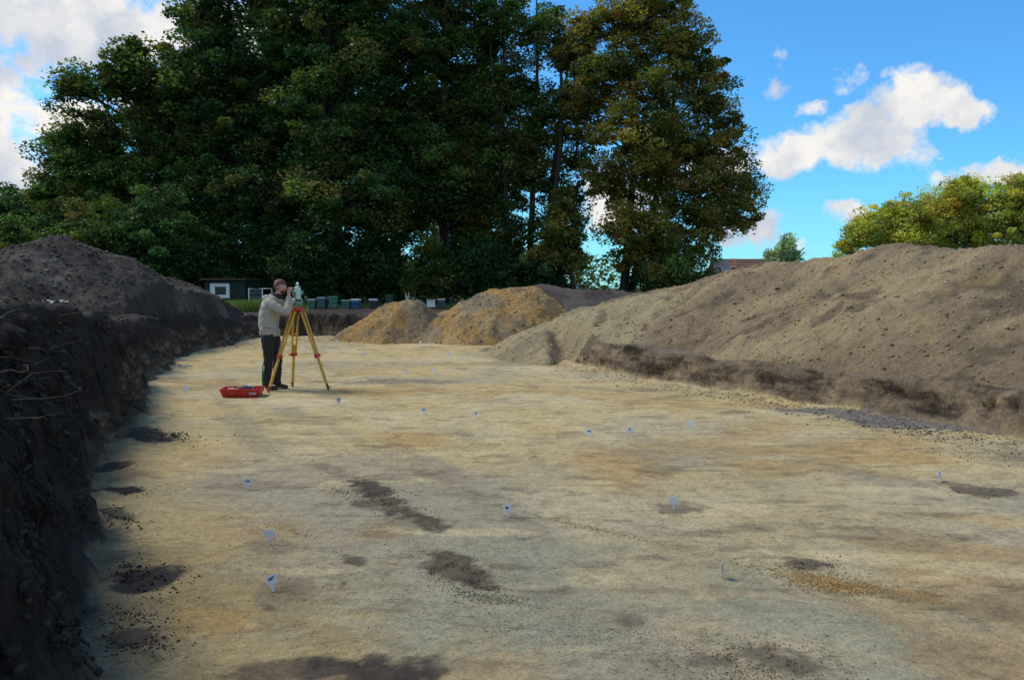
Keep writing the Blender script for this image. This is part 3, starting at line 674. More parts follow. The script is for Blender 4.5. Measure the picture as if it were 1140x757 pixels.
tree('willow_shrub', 'narrow grey green shrub standing above the right heap beside the tiled roof', 'shrub', None, 872, 48,
     [(872, 280, 16, 14, 0), (875, 270, 9, 12, 0), (862, 288, 12, 9, 0), (884, 286, 10, 10, 0)], 64, 60, .15, [(.20, .27, .17), (.17, .25, .15), (.24, .28, .19)], .06, clr=(.22, .40), flat=2.2,
     trunks=[(868, (864, 274)), (872, (875, 262)), (876, (886, 276))])
# far wood closing the horizon
def far_wood(pts, name='far_wood'):
    P_, S_, C_ = [], [], []
    for (u, Y, w, h, n) in pts:
        c = P(u, 330, Y)
        q = rng.normal(size=(n, 3)) * np.array([w * .5, w * .35, 1]); q[:, 2] = rng.random(n) ** .8 * h * (1 - .5 * np.minimum(1, (np.abs(q[:, 0]) / w) ** 2)) + .4
        P_.append(q + np.array([c[0], c[1], 0])); S_.append(rng.uniform(.4, 1.1, n)); C_.append(np.array(GO)[rng.choice(5, n)] * rng.uniform(.9, 1.7, (n, 1)))
    o = leaves_mesh(np.concatenate(P_), np.concatenate(S_), np.concatenate(C_), name, None)
    return tag(o, kind='stuff')
fw = [(u, 120 + 12 * math.sin(u), 14, 5.5 + 2 * math.sin(u * 1.7), 3500) for u in range(-300, 640, 60)] + [(u, 150 + 10 * math.sin(u), 12, 4.6 + 1.2 * math.sin(u * 2.1), 2500) for u in range(900, 1700, 70)]
far_wood(fw)

# grass on the verge behind the trench
n = 60000
yy = 27.5 + 15 * rng.random(n) ** 1.3; xx = rng.uniform(-.62, .25, n) * yy
zg, sdg, _, _, _ = surf(xx, yy)
patch = (np.abs((xx / yy) * FPX + CX - 285) < 48)
k = (sdg > .9) & (patch | (yy > 39)); xx, yy, zg, patch = xx[k], yy[k], zg[k], patch[k]; n = len(xx)
# denser tall grass in the clump by the shed
m = 22000; y2 = 27.2 + 8 * rng.random(m); x2 = (rng.normal(287, 16, m) - CX) / FPX * y2; z2 = surf(x2, y2)[0]
xx = np.concatenate([xx, x2]); yy = np.concatenate([yy, y2]); zg = np.concatenate([zg, z2]); patch = np.concatenate([patch, np.ones(m, bool)]); n = len(xx)
h = rng.uniform(.10, .30, n) * np.where(patch, 1.7, 1.0); a = rng.uniform(0, 6.28, n); w = rng.uniform(.010, .022, n); ln = rng.normal(size=(n, 2)) * .3 * h[:, None]
b0 = np.column_stack([xx - np.cos(a) * w, yy - np.sin(a) * w, zg - .02]); b1 = np.column_stack([xx + np.cos(a) * w, yy + np.sin(a) * w, zg - .02]); tp = np.column_stack([xx + ln[:, 0], yy + ln[:, 1], zg + h])
gc = np.array([(.10, .20, .035), (.13, .22, .04), (.08, .15, .03), (.26, .22, .07), (.20, .24, .06)])[rng.choice(5, n, p=[.3, .25, .2, .1, .15])] * rng.uniform(.7, 1.3, (n, 1))
go = np_mesh('grass', np.stack([b0, b1, tp], 1).reshape(-1, 3), np.arange(n * 3).reshape(-1, 3), GRASS, None, np.repeat(gc, 3, 0), smooth=False); tag(go, kind='stuff')
# dry stalks and roots on the left bank
pths = []
for i in range(200):
    y0 = 3.0 + 14 * random.random() ** 1.6; x0 = -.54 * y0 - .15 - random.random() * 1.0; z0, s0 = surf(np.array([x0]), np.array([y0]))[:2]
    if s0[0] < .15: continue
    L = random.uniform(.10, .40); a = random.uniform(0, 6.28); e = random.uniform(-.5, .5)
    b = np.array([x0 + L * math.cos(a), y0 + L * math.sin(a), 0]); b[2] = max(gz(b[0], b[1]) + .01, float(z0[0]) + L * e)
    if b[2] - z0[0] > .35: continue
    pths.append((curve((x0, y0, float(z0[0])), b, 6, .2), np.linspace(random.uniform(.0015, .004), .001, 6)))
ro = tubes_np(pths, 'roots', simple('root', (.085, .065, .045), .9, var=.5, sc=4), None, 4); tag(ro, kind='stuff')

# ------------------------------------------------------------------ buildings and small things behind
SHG = simple('green_paint', (.005, .026, .018), .55, var=.3, sc=2, bump=.1); WHT = simple('white_paint', (.62, .66, .66), .5, var=.12, sc=5); DGL = simple('dark_glass', (.02, .025, .028), .12, var=.2)
RUST = simple('red_brown_edge', (.045, .012, .012), .7); SLATE = simple('slate', (.16, .16, .19), .6, var=.3, sc=1.5); TILE = simple('orange_tile', (.36, .16, .09), .75, var=.3, sc=2); BRICK = simple('brick', (.30, .15, .10), .85, var=.3, sc=6)
FELT = simple('roof_felt', (.02, .02, .02), .9)
def shed():
    Y = 35.0; k = Y / FPX
    x0 = P(229, 320, Y)[0]; x1 = P(272, 320, Y)[0]; z0 = .5; z1 = P(240, 312, Y)[2]
    r = empty('garden_shed', ((x0 + x1) / 2, Y + .9, z0)); tag(r, 'low dark green board shed with a white framed window at the foot of the trees', 'shed')
    hw = (x1 - x0) / 2; H = z1 - z0
    m = MB(); m.box((0, 0, H / 2), (2 * hw, 1.8, H))
    nb = 26
    for i in range(nb):
        m.box((-hw + (i + .5) * 2 * hw / nb, -.91, H / 2), (2 * hw / nb * .55, .03, H - .02), .004)
    m.build('wall', SHG, r)
    m = MB(); m.box((0, -.03, H + .035), (2 * hw + .3, 2.2, .06), .01); rf = m.build('roof', FELT, r)
    m = MB(); m.box((0, -1.15, H + .02), (2 * hw + .34, .03, .05), .004); m.build('fascia', RUST, rf)
    wu0, wu1 = P(234.5, 320, Y)[0] - (x0 + x1) / 2, P(256, 320, Y)[0] - (x0 + x1) / 2
    wz0, wz1 = P(240, 332, Y)[2] - z0, P(240, 315.5, Y)[2] - z0
    cx, cz = (wu0 + wu1) / 2, (wz0 + wz1) / 2; W, Hh = wu1 - wu0, wz1 - wz0
    m = MB(); t = .15
    m.box((cx, -.955, wz1 - t / 2), (W, .05, t), .005); m.box((cx, -.955, wz0 + t / 2), (W, .05, t), .005)
    m.box((wu0 + t / 2 + .03, -.955, cz), (t + .06, .05, Hh - 2 * t), .005); m.box((wu1 - t / 2, -.955, cz), (t, .05, Hh - 2 * t), .005)
    w = m.build('window', WHT, r)
    m = MB(); m.box((cx, -.94, cz), (W - .2, .02, Hh - .2)); m.build('pane', DGL, w)
shed()
def railing():
    Y = 34.0; a = P(277, 321.5, Y); b = P(297, 321.5, Y); zb = plateau(np.array([a[0]]), np.array([Y]))[0]
    r = empty('metal_railing', (a[0], Y, zb)); tag(r, 'white tube railing beside the green shed, half hidden by tall grass', 'railing')
    m = MB(); W = b[0] - a[0]; H = a[2] - zb
    m.tube([(0, 0, 0), (0, 0, H), (W * .75, 0, H), (W * .75, 0, 0)], .028, 8); m.tube([(W * .75, 0, H), (W, 0, H), (W, .7, H), (W, .7, 0)], .022, 8); m.build('frame', WHT, r)
    m = MB()
    for i in range(1, 12): m.tube([(W * .75 * i / 12, 0, .0), (W * .75 * i / 12, 0, H)], .006, 5)
    for i in range(1, 5): m.tube([(0, 0, H * i / 5), (W * .75, 0, H * i / 5)], .006, 5)
    m.build('wire_panel', simple('galvanised', (.25, .27, .28), .4, .6), r)
railing()
def hive(u, vtop, vbot, w, c, cl, Y, label):
    a = P(u, vbot, Y); t = P(u, vtop, Y); zg = plateau(np.array([a[0]]), np.array([Y]))[0]
    W = w * Y / FPX; H = t[2] - a[2]
    r = empty('beehive', (a[0], Y, zg), random.uniform(-.12, .12)); tag(r, label, 'beehive', 'beehives below the trees')
    b0 = max(.06, a[2] - zg)
    c = tuple(q * .62 for q in c) if c[0] < .5 else c; M1 = simple('hive_paint', c, .6, var=.25, sc=6); M2 = simple('hive_lid', cl, .5, var=.15, sc=6)
    m = MB(); h2 = (H - .08) / 2
    m.box((0, 0, b0 + h2 / 2), (W, W * 1.1, h2 - .012), .008); m.build('brood_box', M1, r)
    m = MB(); m.box((0, 0, b0 + h2 * 1.5), (W * .98, W * 1.08, h2 - .012), .008)
    m.box((0, -W * .56, b0 + h2 * 1.6), (W * .35, .02, .03), .004); m.build('honey_box', M1, r)
    m = MB(); m.box((0, 0, b0 + H - .04), (W * 1.10, W * 1.2, .07), .01); m.build('lid', M2, r)
    m = MB(); 
    for sx in (-1, 1):
        for sy in (-1, 1): m.box((sx * W * .4, sy * W * .42, b0 / 2), (.05, .05, b0), .004)
    m.box((0, 0, b0 - .02), (W * 1.05, W * 1.15, .03), .004)
    m.build('stand', simple('hive_stand', (.10, .08, .06), .9), r)
TEAL = (.035, .19, .15); TBL = (.045, .15, .19); TGR = (.05, .28, .19)
hive(347.5, 333, 343, 8.5, (.08, .22, .17), (.30, .40, .36), 36, 'beehive with a pale worn front, nearest to the yellow tripod')
hive(359, 332, 344, 8.5, TBL, (.16, .28, .32), 36, 'blue green beehive between the worn one and the bright teal one')
hive(371.5, 333, 346, 9, TGR, TEAL, 36, 'brightest teal beehive in the row')
hive(386, 338.5, 348, 9, TEAL, (.12, .28, .22), 35, 'lower green beehive left of the one with a blue box and white lid')
hive(396.5, 338.5, 349, 8.5, (.03, .13, .30), (.62, .66, .68), 35, 'beehive with a blue upper box and a white lid')
hive(416, 339, 349, 8, (.025, .06, .055), (.55, .60, .60), 36, 'dark beehive with a pale lid, half hidden by the small ochre heap')
hive(434, 331, 345, 8, (.02, .07, .045), (.02, .06, .04), 37, 'very dark green beehive deep in the shade behind the small ochre heap')
hive(480, 333.5, 342, 9, (.70, .73, .72), (.30, .38, .38), 36, 'white beehive showing in the dip between the two ochre heaps')
hive(491.5, 332.5, 342, 8, (.05, .12, .18), (.48, .36, .40), 36, 'blue beehive with a pinkish lid in the dip between the two ochre heaps')
def post():
    Y = 25.6; b = P(453.5, 336, Y); t = P(453.5, 325.5, Y); zg = gz(b[0], Y)
    m = MB(); H = t[2] - zg; m.tube([(0, 0, -.1), (0, 0, H * .92)], [.045, .05], 8)
    m.box((-.05, 0, H * .95), (.03, .06, .12), .006); m.box((.05, 0, H * .95), (.03, .06, .12), .006); m.box((0, 0, H * .9), (.14, .07, .03), .006)
    o = m.build('wooden_post', simple('weathered_post', (.33, .33, .30), .8, var=.3, sc=10)); o.location = (b[0], Y, zg)
    tag(o, 'short grey post with a notched top behind the small ochre heap', 'post')
post()
def house():
    Y = 92.0; zr = P(830, 287, Y)[2]; x0 = P(795, 300, Y)[0]; x1 = P(899, 300, Y)[0]; zb = .5
    cx = (x0 + x1) / 2; hw = (x1 - x0) / 2; r = empty('farmhouse', (cx, Y + 4, zb)); tag(r, 'farmhouse with a grey slate and orange tile roof seen over the right heap', 'house')
    hz = zr - zb; ev = 1.7
    m = MB(); m.box((0, 0, ev / 2), (2 * hw - .9, 6.6, ev)); m.add([(hw - .47, -3.3, ev), (hw - .47, 3.3, ev), (hw - .47, 0, hz - .25)], [(0, 1, 2)]); m.build('wall', BRICK, r)
    def roofplane(xa0, xa1, xb0, xb1, mat, name, off, par):
        m = MB()
        for sy in (-1, 1):
            a = [(xa0, sy * 4.0, ev - .3 + off), (xa1, sy * 4.0, ev - .3 + off), (xb1, 0, hz + off), (xb0, 0, hz + off)]
            m.add(a + [(x, y, z - .12) for x, y, z in a], [(0, 1, 2, 3), (7, 6, 5, 4), (0, 4, 5, 1), (1, 5, 6, 2), (2, 6, 7, 3), (3, 7, 4, 0)])
            for i in range(14):
                t = (i + .5) / 14; y = sy * 4.0 * (1 - t); z = (ev - .3) * (1 - t) + hz * t + off
                m.box(((xa0 + (xb0 - xa0) * t + xa1 + (xb1 - xa1) * t) / 2, y, z + .02), ((xa1 + (xb1 - xa1) * t) - (xa0 + (xb0 - xa0) * t), .10, .05))
        return m.build(name, mat, par)
    rf = roofplane(-hw, -hw + 2.3, -hw + .9, -hw + 2.9, SLATE, 'roof', 0, r)
    roofplane(-hw + 2.35, -hw + 3.3, -hw + 2.95, -hw + 3.7, TILE, 'tile_patch', .03, rf)
    roofplane(-hw + 3.35, hw - .3, -hw + 3.75, hw - .3, simple('brown_tile', (.22, .13, .10), .8, var=.35, sc=2), 'roof', 0, r)
    m = MB()
    for sy in (-1, 1): m.bar((hw - .2, sy * 4.0, ev - .25), (hw - .2, 0, hz + .08), .25, .3, (1, 0, 0))
    m.add([(hw - .3, -3.9, ev - .2), (hw - .3, 3.9, ev - .2), (hw - .3, 0, hz - .05), (hw - .5, -3.9, ev - .2), (hw - .5, 3.9, ev - .2), (hw - .5, 0, hz - .05)], [(0, 1, 2), (5, 4, 3)])
    m.build('gable', TILE, r)
    m = MB(); m.box((-hw + 2.9, -1.5, (ev - .3) + (hz - ev + .3) * .63 + .12), (.5, .7, .06)); m.build('skylight', WHT, r)
house()

# ------------------------------------------------------------------ tripod
YEL = simple('yellow_paint', (.62, .34, .030), .45, var=.18, sc=14, bump=.05); RED = simple('red_plastic', (.50, .022, .018), .4, var=.15, sc=10); ORR = simple('orange_red_metal', (.55, .055, .02), .4, var=.15, sc=10)
BLK = simple('black_metal', (.02, .02, .022), .5); MINT = simple('pale_green_plastic', (.42, .60, .54), .4, var=.08, sc=10); MINTD = simple('grey_green_plastic', (.13, .30, .25), .45, var=.1, sc=10)
ap = P(331.5, 342, 12.4)
f1 = G(298.5, 437); f2 = G(325.5, 430.5); f3 = G(366, 434.5)
def tripod():
    r = empty('tripod', (ap[0], ap[1], 0)); tag(r, 'yellow wooden survey tripod with red fittings standing on the sand', 'tripod')
    o = np.array([ap[0], ap[1], 0]); top = Vector((0, 0, ap[2] - .03))
    m = MB(); m.lathe([(.055, -.035), (.085, -.03), (.09, 0), (.09, .012), (.06, .016)], (0, 0, ap[2] - .016), 24)
    for f in (f1, f2, f3):
        d = Vector(f - o); d.z = 0; d.normalize(); m.box(top + d * .07 - Vector((0, 0, .015)), (.05, .05, .06), .008, Matrix.Rotation(math.atan2(d.y, d.x), 3, 'Z'))
    m.build('head_plate', ORR, r)
    m = MB(); m.tube([(0, 0, ap[2] - .02), (0, 0, ap[2] - .13)], [.018, .012], 10); m.build('fixing_screw', BLK, r)
    for f in (f1, f2, f3):
        foot_ = Vector(f - o); foot_.z = gz(f[0], f[1]); d = Vector((foot_.x, foot_.y, 0)).normalized(); side = Vector((-d.y, d.x, 0))
        a = top + d * .085 - Vector((0, 0, .03)); ax = (foot_ - a).normalized(); L = (foot_ - a).length
        leg = MB(); nrm = side.cross(ax).normalized()
        for s in (-1, 1): leg.bar(a + side * s * .042, a + ax * (L * .56) + side * s * .030, .022, .030, nrm)
        leg.bar(a + ax * (L * .44), a + ax * (L * .93), .034, .034, nrm)
        leg.bar(a + ax * (L * .30) - side * .04, a + ax * (L * .30) + side * .04, .02, .02, nrm)
        lg = leg.build('leg', YEL, r)
        m = MB(); m.bar(a + ax * (L * .545), a + ax * (L * .585), .10, .055, nrm, .006); m.tube([a + ax * L * .565 + side * .04, a + ax * L * .565 + side * .085], .012, 8)
        m.build('clamp', RED, lg)
        m = MB(); m.bar(a + side * -.055, a + side * .055, .03, .03, nrm); m.build('hinge', RED, lg)
        m = MB(); q = a + ax * (L * .93)
        m.tube([q, a + ax * (L * .985), foot_ - Vector((0, 0, .02))], [.022, .018, .004], 8); m.box(a + ax * (L * .955) + d * .03, (.07, .035, .012), .004, Matrix.Rotation(math.atan2(d.y, d.x), 3, 'Z'))
        m.build('shoe', simple('rusty_shoe', (.25, .05, .03), .6), lg)
    # carrying strap
    d3 = Vector(f3 - o); d3.z = 0; d3.normalize()
    m = MB(); m.tube([top + Vector((.03, .0, -.05)), top + d3 * .16 + Vector((.02, 0, -.32)), top + d3 * .27 + Vector((.02, 0, -.68)), top + d3 * .31 + Vector((.01, 0, -.78))], .007, 6); m.build('strap', BLK, r)
tripod()
def total_station():
    r = empty('total_station', (ap[0], ap[1], ap[2])); tag(r, 'pale green total station with a carrying handle on the tripod', 'instrument')
    r.rotation_euler = (0, 0, R(24))
    m = MB(); m.lathe([(.055, .0), (.06, .006), (.06, .014), (.045, .018)], (0, 0, .002), 20)
    for k in range(3):
        a = k * 2.094; m.tube([(.042 * math.cos(a), .042 * math.sin(a), .012), (.042 * math.cos(a), .042 * math.sin(a), .05)], .013, 10)
    m.lathe([(.03, .045), (.058, .05), (.058, .066), (.04, .07)], (0, 0, 0), 20); m.build('tribrach', MINTD, r, )
    m = MB(); m.lathe([(.045, .07), (.07, .075), (.072, .12), (.06, .13)], (0, 0, 0), 24); m.box((0, -.052, .105), (.12, .03, .06), .008); m.box((0, .052, .105), (.12, .03, .06), .008)
    m.build('base', MINT, r)
    m = MB(); m.box((0, -.071, .106), (.09, .006, .04), .002); m.build('display', DGL, r)
    m = MB(); m.box((0, .071, .106), (.09, .006, .04), .002); m.build('display', DGL, r)
    for s in (-1, 1):
        m = MB(); m.box((0, s * .078, .22), (.075, .042, .20), .014); m.box((0, s * .075, .31), (.055, .036, .03), .01); m.lathe([(.03, 0), (.03, .012)], (0, s * .100, .225), 16, Matrix.Rotation(R(90), 3, 'X')); m.build('yoke_arm', MINT, r)
    m = MB(); m.tube([(-.085, 0, .235), (-.045, 0, .232), (.03, 0, .228), (.085, 0, .225)], [.024, .034, .036, .03], 16); m.box((0, 0, .23), (.08, .10, .075), .015)
    t = m.build('telescope', MINTD, r)
    m = MB(); m.tube([(.085, 0, .225), (.092, 0, .225)], .026, 16); m.build('lens', DGL, t)
    m = MB(); m.tube([(-.125, 0, .238), (-.085, 0, .235)], [.014, .018], 14); m.build('eyepiece', BLK, t)
    m = MB(); m.tube([(0, -.078, .318), (0, -.072, .36), (0, -.05, .378), (0, .05, .378), (0, .072, .36), (0, .078, .318)], .013, 10); m.build('carrying_handle', MINT, r, True)
total_station()

# ------------------------------------------------------------------ person
def skin_mesh(name, verts, edges, root, mat, parent, sub=2):
    """verts: (x,y,z,rx,ry)"""
    me = bpy.data.meshes.new(name + '_sk'); me.from_pydata([v[:3] for v in verts], edges, [])
    o = bpy.data.objects.new(name + '_sk', me); col.objects.link(o)
    md = o.modifiers.new('s', 'SKIN'); md.use_smooth_shade = True
    sb = o.modifiers.new('b', 'SUBSURF'); sb.levels = sub; sb.render_levels = sub
    bpy.context.view_layer.update()
    if not me.skin_vertices: 
        pass
    for i, v in enumerate(verts):
        me.skin_vertices[0].data[i].radius = (v[3], v[4] if len(v) > 4 else v[3]); me.skin_vertices[0].data[i].use_root = (i == root)
    dg = bpy.context.evaluated_depsgraph_get(); dg.update()
    nm = bpy.data.meshes.new_from_object(o.evaluated_get(dg)); nm.name = name
    bpy.data.objects.remove(o)
    nm.materials.clear(); nm.materials.append(mat)
    for p in nm.polygons: p.use_smooth = True
    return link(bpy.data.objects.new(name, nm), parent)
SKIN = simple('skin', (.52, .27, .19), .55, var=.08, sc=20); JACK = simple('beige_jacket', (.36, .34, .27), .8, var=.12, sc=9, bump=.25); TROU = simple('black_trousers', (.014, .015, .018), .8, var=.3, sc=10, bump=.2)
BOOT = simple('dark_boot', (.03, .028, .025), .6, var=.3); HAIR = simple('red_brown_hair', (.13, .055, .025), .7, var=.35, sc=30, bump=.4); COLL = simple('brown_fleece', (.045, .026, .020), .95, var=.3, sc=20, bump=.4)
def person():
    pz = 0.0; o = P(302, 434, 12.32); root = None
    base = (o[0], 12.32, gz(o[0], 12.32)); 
    lim = []
    V = [(0.0, 0, .93, .10, .10),          # 0 pelvis
         (.00, 0, 1.08, .09, .09), (.02, 0, 1.24, .10, .10), (.075, 0, 1.38, .08, .08), (.125, 0, 1.455, .055, .055), (.16, 0, 1.515, .055, .055),   # 1..5
         (.19, 0, 1.575, .082, .072), (.185, 0, 1.64, .095, .075), (.18, 0, 1.69, .06, .055),          # 6..8 head
         (.275, 0, 1.585, .014, .012),                                   # 9 nose
         (.05, -.17, 1.38, .062, .062), (.17, -.20, 1.31, .05, .05), (.31, -.17, 1.235, .042, .042), (.325, -.115, 1.35, .036, .036), (.322, -.062, 1.465, .026, .028), (.322, -.045, 1.52, .032, .020),  # 10..15 near arm
         (.05, .17, 1.38, .062, .062), (.17, .21, 1.29, .05, .05), (.29, .19, 1.21, .042, .042), (.35, .15, 1.33, .036, .036), (.37, .115, 1.43, .026, .028), (.385, .10, 1.48, .032, .020),  # 16..21 far arm
         (-.01, -.095, .85, .085, .09), (.0, -.10, .50, .06, .06), (-.035, -.10, .12, .042, .042), (-.02, -.10, .045, .045, .035), (.11, -.11, .035, .035, .025),  # 22..26
         (.02, .095, .85, .085, .09), (.085, .10, .50, .06, .06), (.055, .11, .12, .042, .042), (.07, .11, .045, .045, .035), (.20, .12, .035, .035, .025)]  # 27..31
    E = [(0, 1), (1, 2), (2, 3), (3, 4), (4, 5), (5, 6), (6, 7), (7, 8), (6, 9), (3, 10), (10, 11), (11, 12), (12, 13), (13, 14), (14, 15), (3, 16), (16, 17), (17, 18), (18, 19), (19, 20), (20, 21),
         (0, 22), (22, 23), (23, 24), (24, 25), (25, 26), (0, 27), (27, 28), (28, 29), (29, 30), (30, 31)]
    def hand(w, s):
        # fingers curl round the telescope's focus ring, thumb off the side of the palm
        x, y, z = V[w][:3]
        for j, (dx, L) in enumerate(((-.026, .9), (-.009, 1.0), (.009, .96), (.026, .78))):
            a = len(V)
            V.extend([(x + dx, y + s * .004, z + .038, .0095), (x + dx * 1.1 + .008, y + s * .016, z + .038 + .030 * L, .0085), (x + dx * 1.05 + .020, y + s * .034, z + .042 + .042 * L, .0075), (x + dx + .028, y + s * .048, z + .036 + .036 * L, .0065)])
            E.extend([(w, a), (a, a + 1), (a + 1, a + 2), (a + 2, a + 3)])
        a = len(V); V.extend([(x - .030, y + s * .018, z + .002, .011), (x - .038, y + s * .036, z + .022, .0095), (x - .030, y + s * .050, z + .040, .008)]); E.extend([(w, a), (a, a + 1), (a + 1, a + 2)])
    hand(15, 1); hand(21, -1)
    body = skin_mesh('person', V, E, 0, SKIN, None)
    body.location = base
    tag(body, 'person in a beige jacket and black trousers bending to look through the instrument', 'person')
    def loft(m, rings, n=28, ph=0.0, amp=.006, close=True):
        # rings (x, y, z, rx, ry, tilt) blended smoothly, with cloth folds
        K = []; 
        for a, b in zip(rings[:-1], rings[1:]):
            st = 5
            for q in range(st): t = q / st; t2 = t * t * (3 - 2 * t); K.append([a[i] * (1 - t) + b[i] * t if i in (0, 1, 2) else a[i] * (1 - t2) + b[i] * t2 for i in range(6)])
        K.append(list(rings[-1])); pv = []
        for x, y, z, rx, ry, tl in K:
            for a in range(n):
                t = 2 * math.pi * a / n; f = 1 + (amp / max(rx, .03)) * (math.sin(31 * z + 3 * t + ph) * math.cos(2 * t + 9 * z) + .6 * math.sin(57 * z - 5 * t + ph * 2))
                cx, sy = math.cos(t) * rx * f, math.sin(t) * ry * f; pv.append((x + cx * math.cos(tl), y + sy, z + cx * math.sin(tl)))
        pf = [(k * n + a, k * n + (a + 1) % n, (k + 1) * n + (a + 1) % n, (k + 1) * n + a) for k in range(len(K) - 1) for a in range(n)]
        if close: pf += [tuple(range(n))[::-1], tuple((len(K) - 1) * n + a for a in range(n))]
        m.add(pv, pf)
    def limb(m, pts, rad, ph=0.0, n=16):
        # smooth tapered sleeve along a bent arm
        P_ = [Vector(p) for p in pts]; C_ = []; Rr = []
        for k in range(len(P_) - 1):
            p0 = P_[max(k - 1, 0)]; p1 = P_[k]; p2 = P_[k + 1]; p3 = P_[min(k + 2, len(P_) - 1)]
            for q in range(7):
                t = q / 7; C_.append(.5 * ((2 * p1) + (p2 - p0) * t + (2 * p0 - 5 * p1 + 4 * p2 - p3) * t * t + (3 * p1 - p0 - 3 * p2 + p3) * t ** 3)); Rr.append((rad[k] * (1 - t) + rad[k + 1] * t) * (1 + .07 * math.sin(len(C_) * 1.35 + ph)))
        C_.append(P_[-1]); Rr.append(rad[-1]); m.tube(C_, Rr, n)
    m = MB()
    loft(m, [(.0, 0, .855, .150, .185, -.05), (-.005, 0, .90, .158, .190, -.05), (-.02, 0, 1.02, .150, .180, -.1), (-.012, 0, 1.16, .155, .190, -.2), (.02, 0, 1.29, .150, .200, -.35), (.055, 0, 1.385, .125, .180, -.5), (.085, 0, 1.445, .095, .125, -.6), (.11, 0, 1.475, .075, .080, -.6)])
    limb(m, [(.035, -.145, 1.385), (.09, -.185, 1.345), (.20, -.205, 1.275), (.30, -.180, 1.225), (.332, -.145, 1.285), (.330, -.105, 1.37), (.324, -.072, 1.462)], [.070, .078, .068, .062, .060, .050, .042], 0)
    limb(m, [(.035, .145, 1.385), (.09, .190, 1.34), (.20, .215, 1.265), (.285, .200, 1.21), (.335, .17, 1.27), (.355, .145, 1.345), (.368, .12, 1.425)], [.070, .078, .068, .062, .060, .050, .042], 2)
    jk = m.build('jacket', JACK, body, True)
    m = MB(); limb(m, [(.02, -.08, 1.455), (-.03, -.05, 1.44), (-.055, 0, 1.43), (-.03, .05, 1.44), (.02, .08, 1.455)], [.03, .05, .055, .05, .03]); m.build('hood', JACK, jk, True)
    m = MB(); m.box((.02, -.188, .98), (.12, .012, .015), .004, Matrix.Rotation(R(12), 3, 'Y')); m.build('pocket', simple('jacket_seam', (.20, .18, .14), .9), jk)
    m = MB()
    loft(m, [(.0, -.085, .93, .105, .100, 0), (-.005, -.09, .82, .108, .102, 0), (-.008, -.095, .66, .088, .085, 0), (.0, -.10, .50, .072, .070, 0), (-.022, -.10, .32, .068, .066, 0), (-.035, -.10, .14, .066, .064, 0), (-.032, -.10, .075, .070, .064, .1)], 22, 0, .005)
    loft(m, [(.015, .085, .93, .105, .100, 0), (.02, .09, .82, .108, .102, 0), (.05, .095, .66, .088, .085, 0), (.085, .10, .50, .072, .070, 0), (.070, .105, .32, .068, .066, 0), (.055, .11, .14, .066, .064, 0), (.055, .11, .075, .070, .064, .1)], 22, 2, .005)
    loft(m, [(.005, 0, .80, .09, .12, 0), (.005, 0, .87, .12, .165, 0), (.0, 0, .95, .125, .165, 0)], 24)
    tr = m.build('trousers', TROU, body, True)
    m = MB(); m.tube([(-.082, -.115, .42), (-.096, -.118, .30), (-.100, -.12, .18), (-.097, -.12, .08)], [.008, .009, .010, .009], 6); m.build('side_stripe', simple('green_trim', (.03, .40, .11), .6), tr)
    m = MB(); m.tube([(-.060, -.158, .40), (-.055, -.166, .36), (-.065, -.163, .30)], [.007, .009, .005], 6); m.build('print', simple('pale_print', (.6, .62, .6), .6), tr)
    for (x, y, a) in ((-.035, -.10, 0), (.055, .11, .08)):
        skin_mesh('boot', [(x, y, .13, .060, .058), (x - .005, y, .06, .058, .048), (x + .07, y - .005, .045, .052, .040), (x + .15, y - .012, .035, .050, .032), (x + .185, y - .014, .030, .038, .025)], [(0, 1), (1, 2), (2, 3), (3, 4)], 0, BOOT, body)
    nu, nv = 28, 18; hv = []; hf = []
    for b in range(nv + 1):
        for a in range(nu):
            th = math.pi * b / nv; ph = 2 * math.pi * a / nu; k = 1 + .05 * math.sin(9 * ph + 4 * th) * math.sin(th) + .03 * math.sin(17 * ph)
            hv.append((.168 + .098 * k * math.sin(th) * math.cos(ph), .086 * k * math.sin(th) * math.sin(ph), 1.632 + .102 * k * math.cos(th)))
    for b in range(nv):
        for a in range(nu):
            q = (b * nu + a, b * nu + (a + 1) % nu, (b + 1) * nu + (a + 1) % nu, (b + 1) * nu + a); c = [sum(hv[i][k] for i in q) / 4 for k in range(3)]
            if not (c[0] > .165 and c[2] < 1.655): hf.append(q)
    m = MB(); m.add(hv, hf); m.build('hair', HAIR, body, True)
    skin_mesh('beard', [(.185, -.055, 1.555, .022, .018), (.215, -.045, 1.525, .026, .022), (.243, 0, 1.512, .026, .03), (.215, .045, 1.525, .026, .022), (.185, .055, 1.555, .022, .018)], [(0, 1), (1, 2), (2, 3), (3, 4)], 2, simple('beard', (.085, .042, .025), .85, var=.3, sc=40), body)
    m = MB(); m.tube([(.155, -.078, 1.61), (.158, -.088, 1.60), (.16, -.078, 1.575)], [.012, .016, .009], 8); m.build('ear', SKIN, body, True); m = MB(); m.tube([(.155, .078, 1.61), (.158, .088, 1.60), (.16, .078, 1.575)], [.012, .016, .009], 8); m.build('ear', SKIN, body, True)
    for s in (-1, 1):
        m = MB(); m.lathe([(.001, -.010), (.008, -.006), (.0105, 0), (.008, .006), (.001, .010)], (.258, s * .032, 1.612), 10); m.build('eye', simple('eye', (.5, .48, .45), .2, var=.05), body, True)
    C2 = [(.03, 0, 1.47, .05, .09), (.09, -.05, 1.475, .05, .05), (.165, -.045, 1.47, .045, .04), (.20, 0, 1.455, .045, .04), (.165, .045, 1.47, .045, .04), (.09, .05, 1.475, .05, .05)]
    skin_mesh('collar', C2, [(0, 1), (1, 2), (2, 3), (3, 4), (4, 5)], 0, COLL, body)
person()

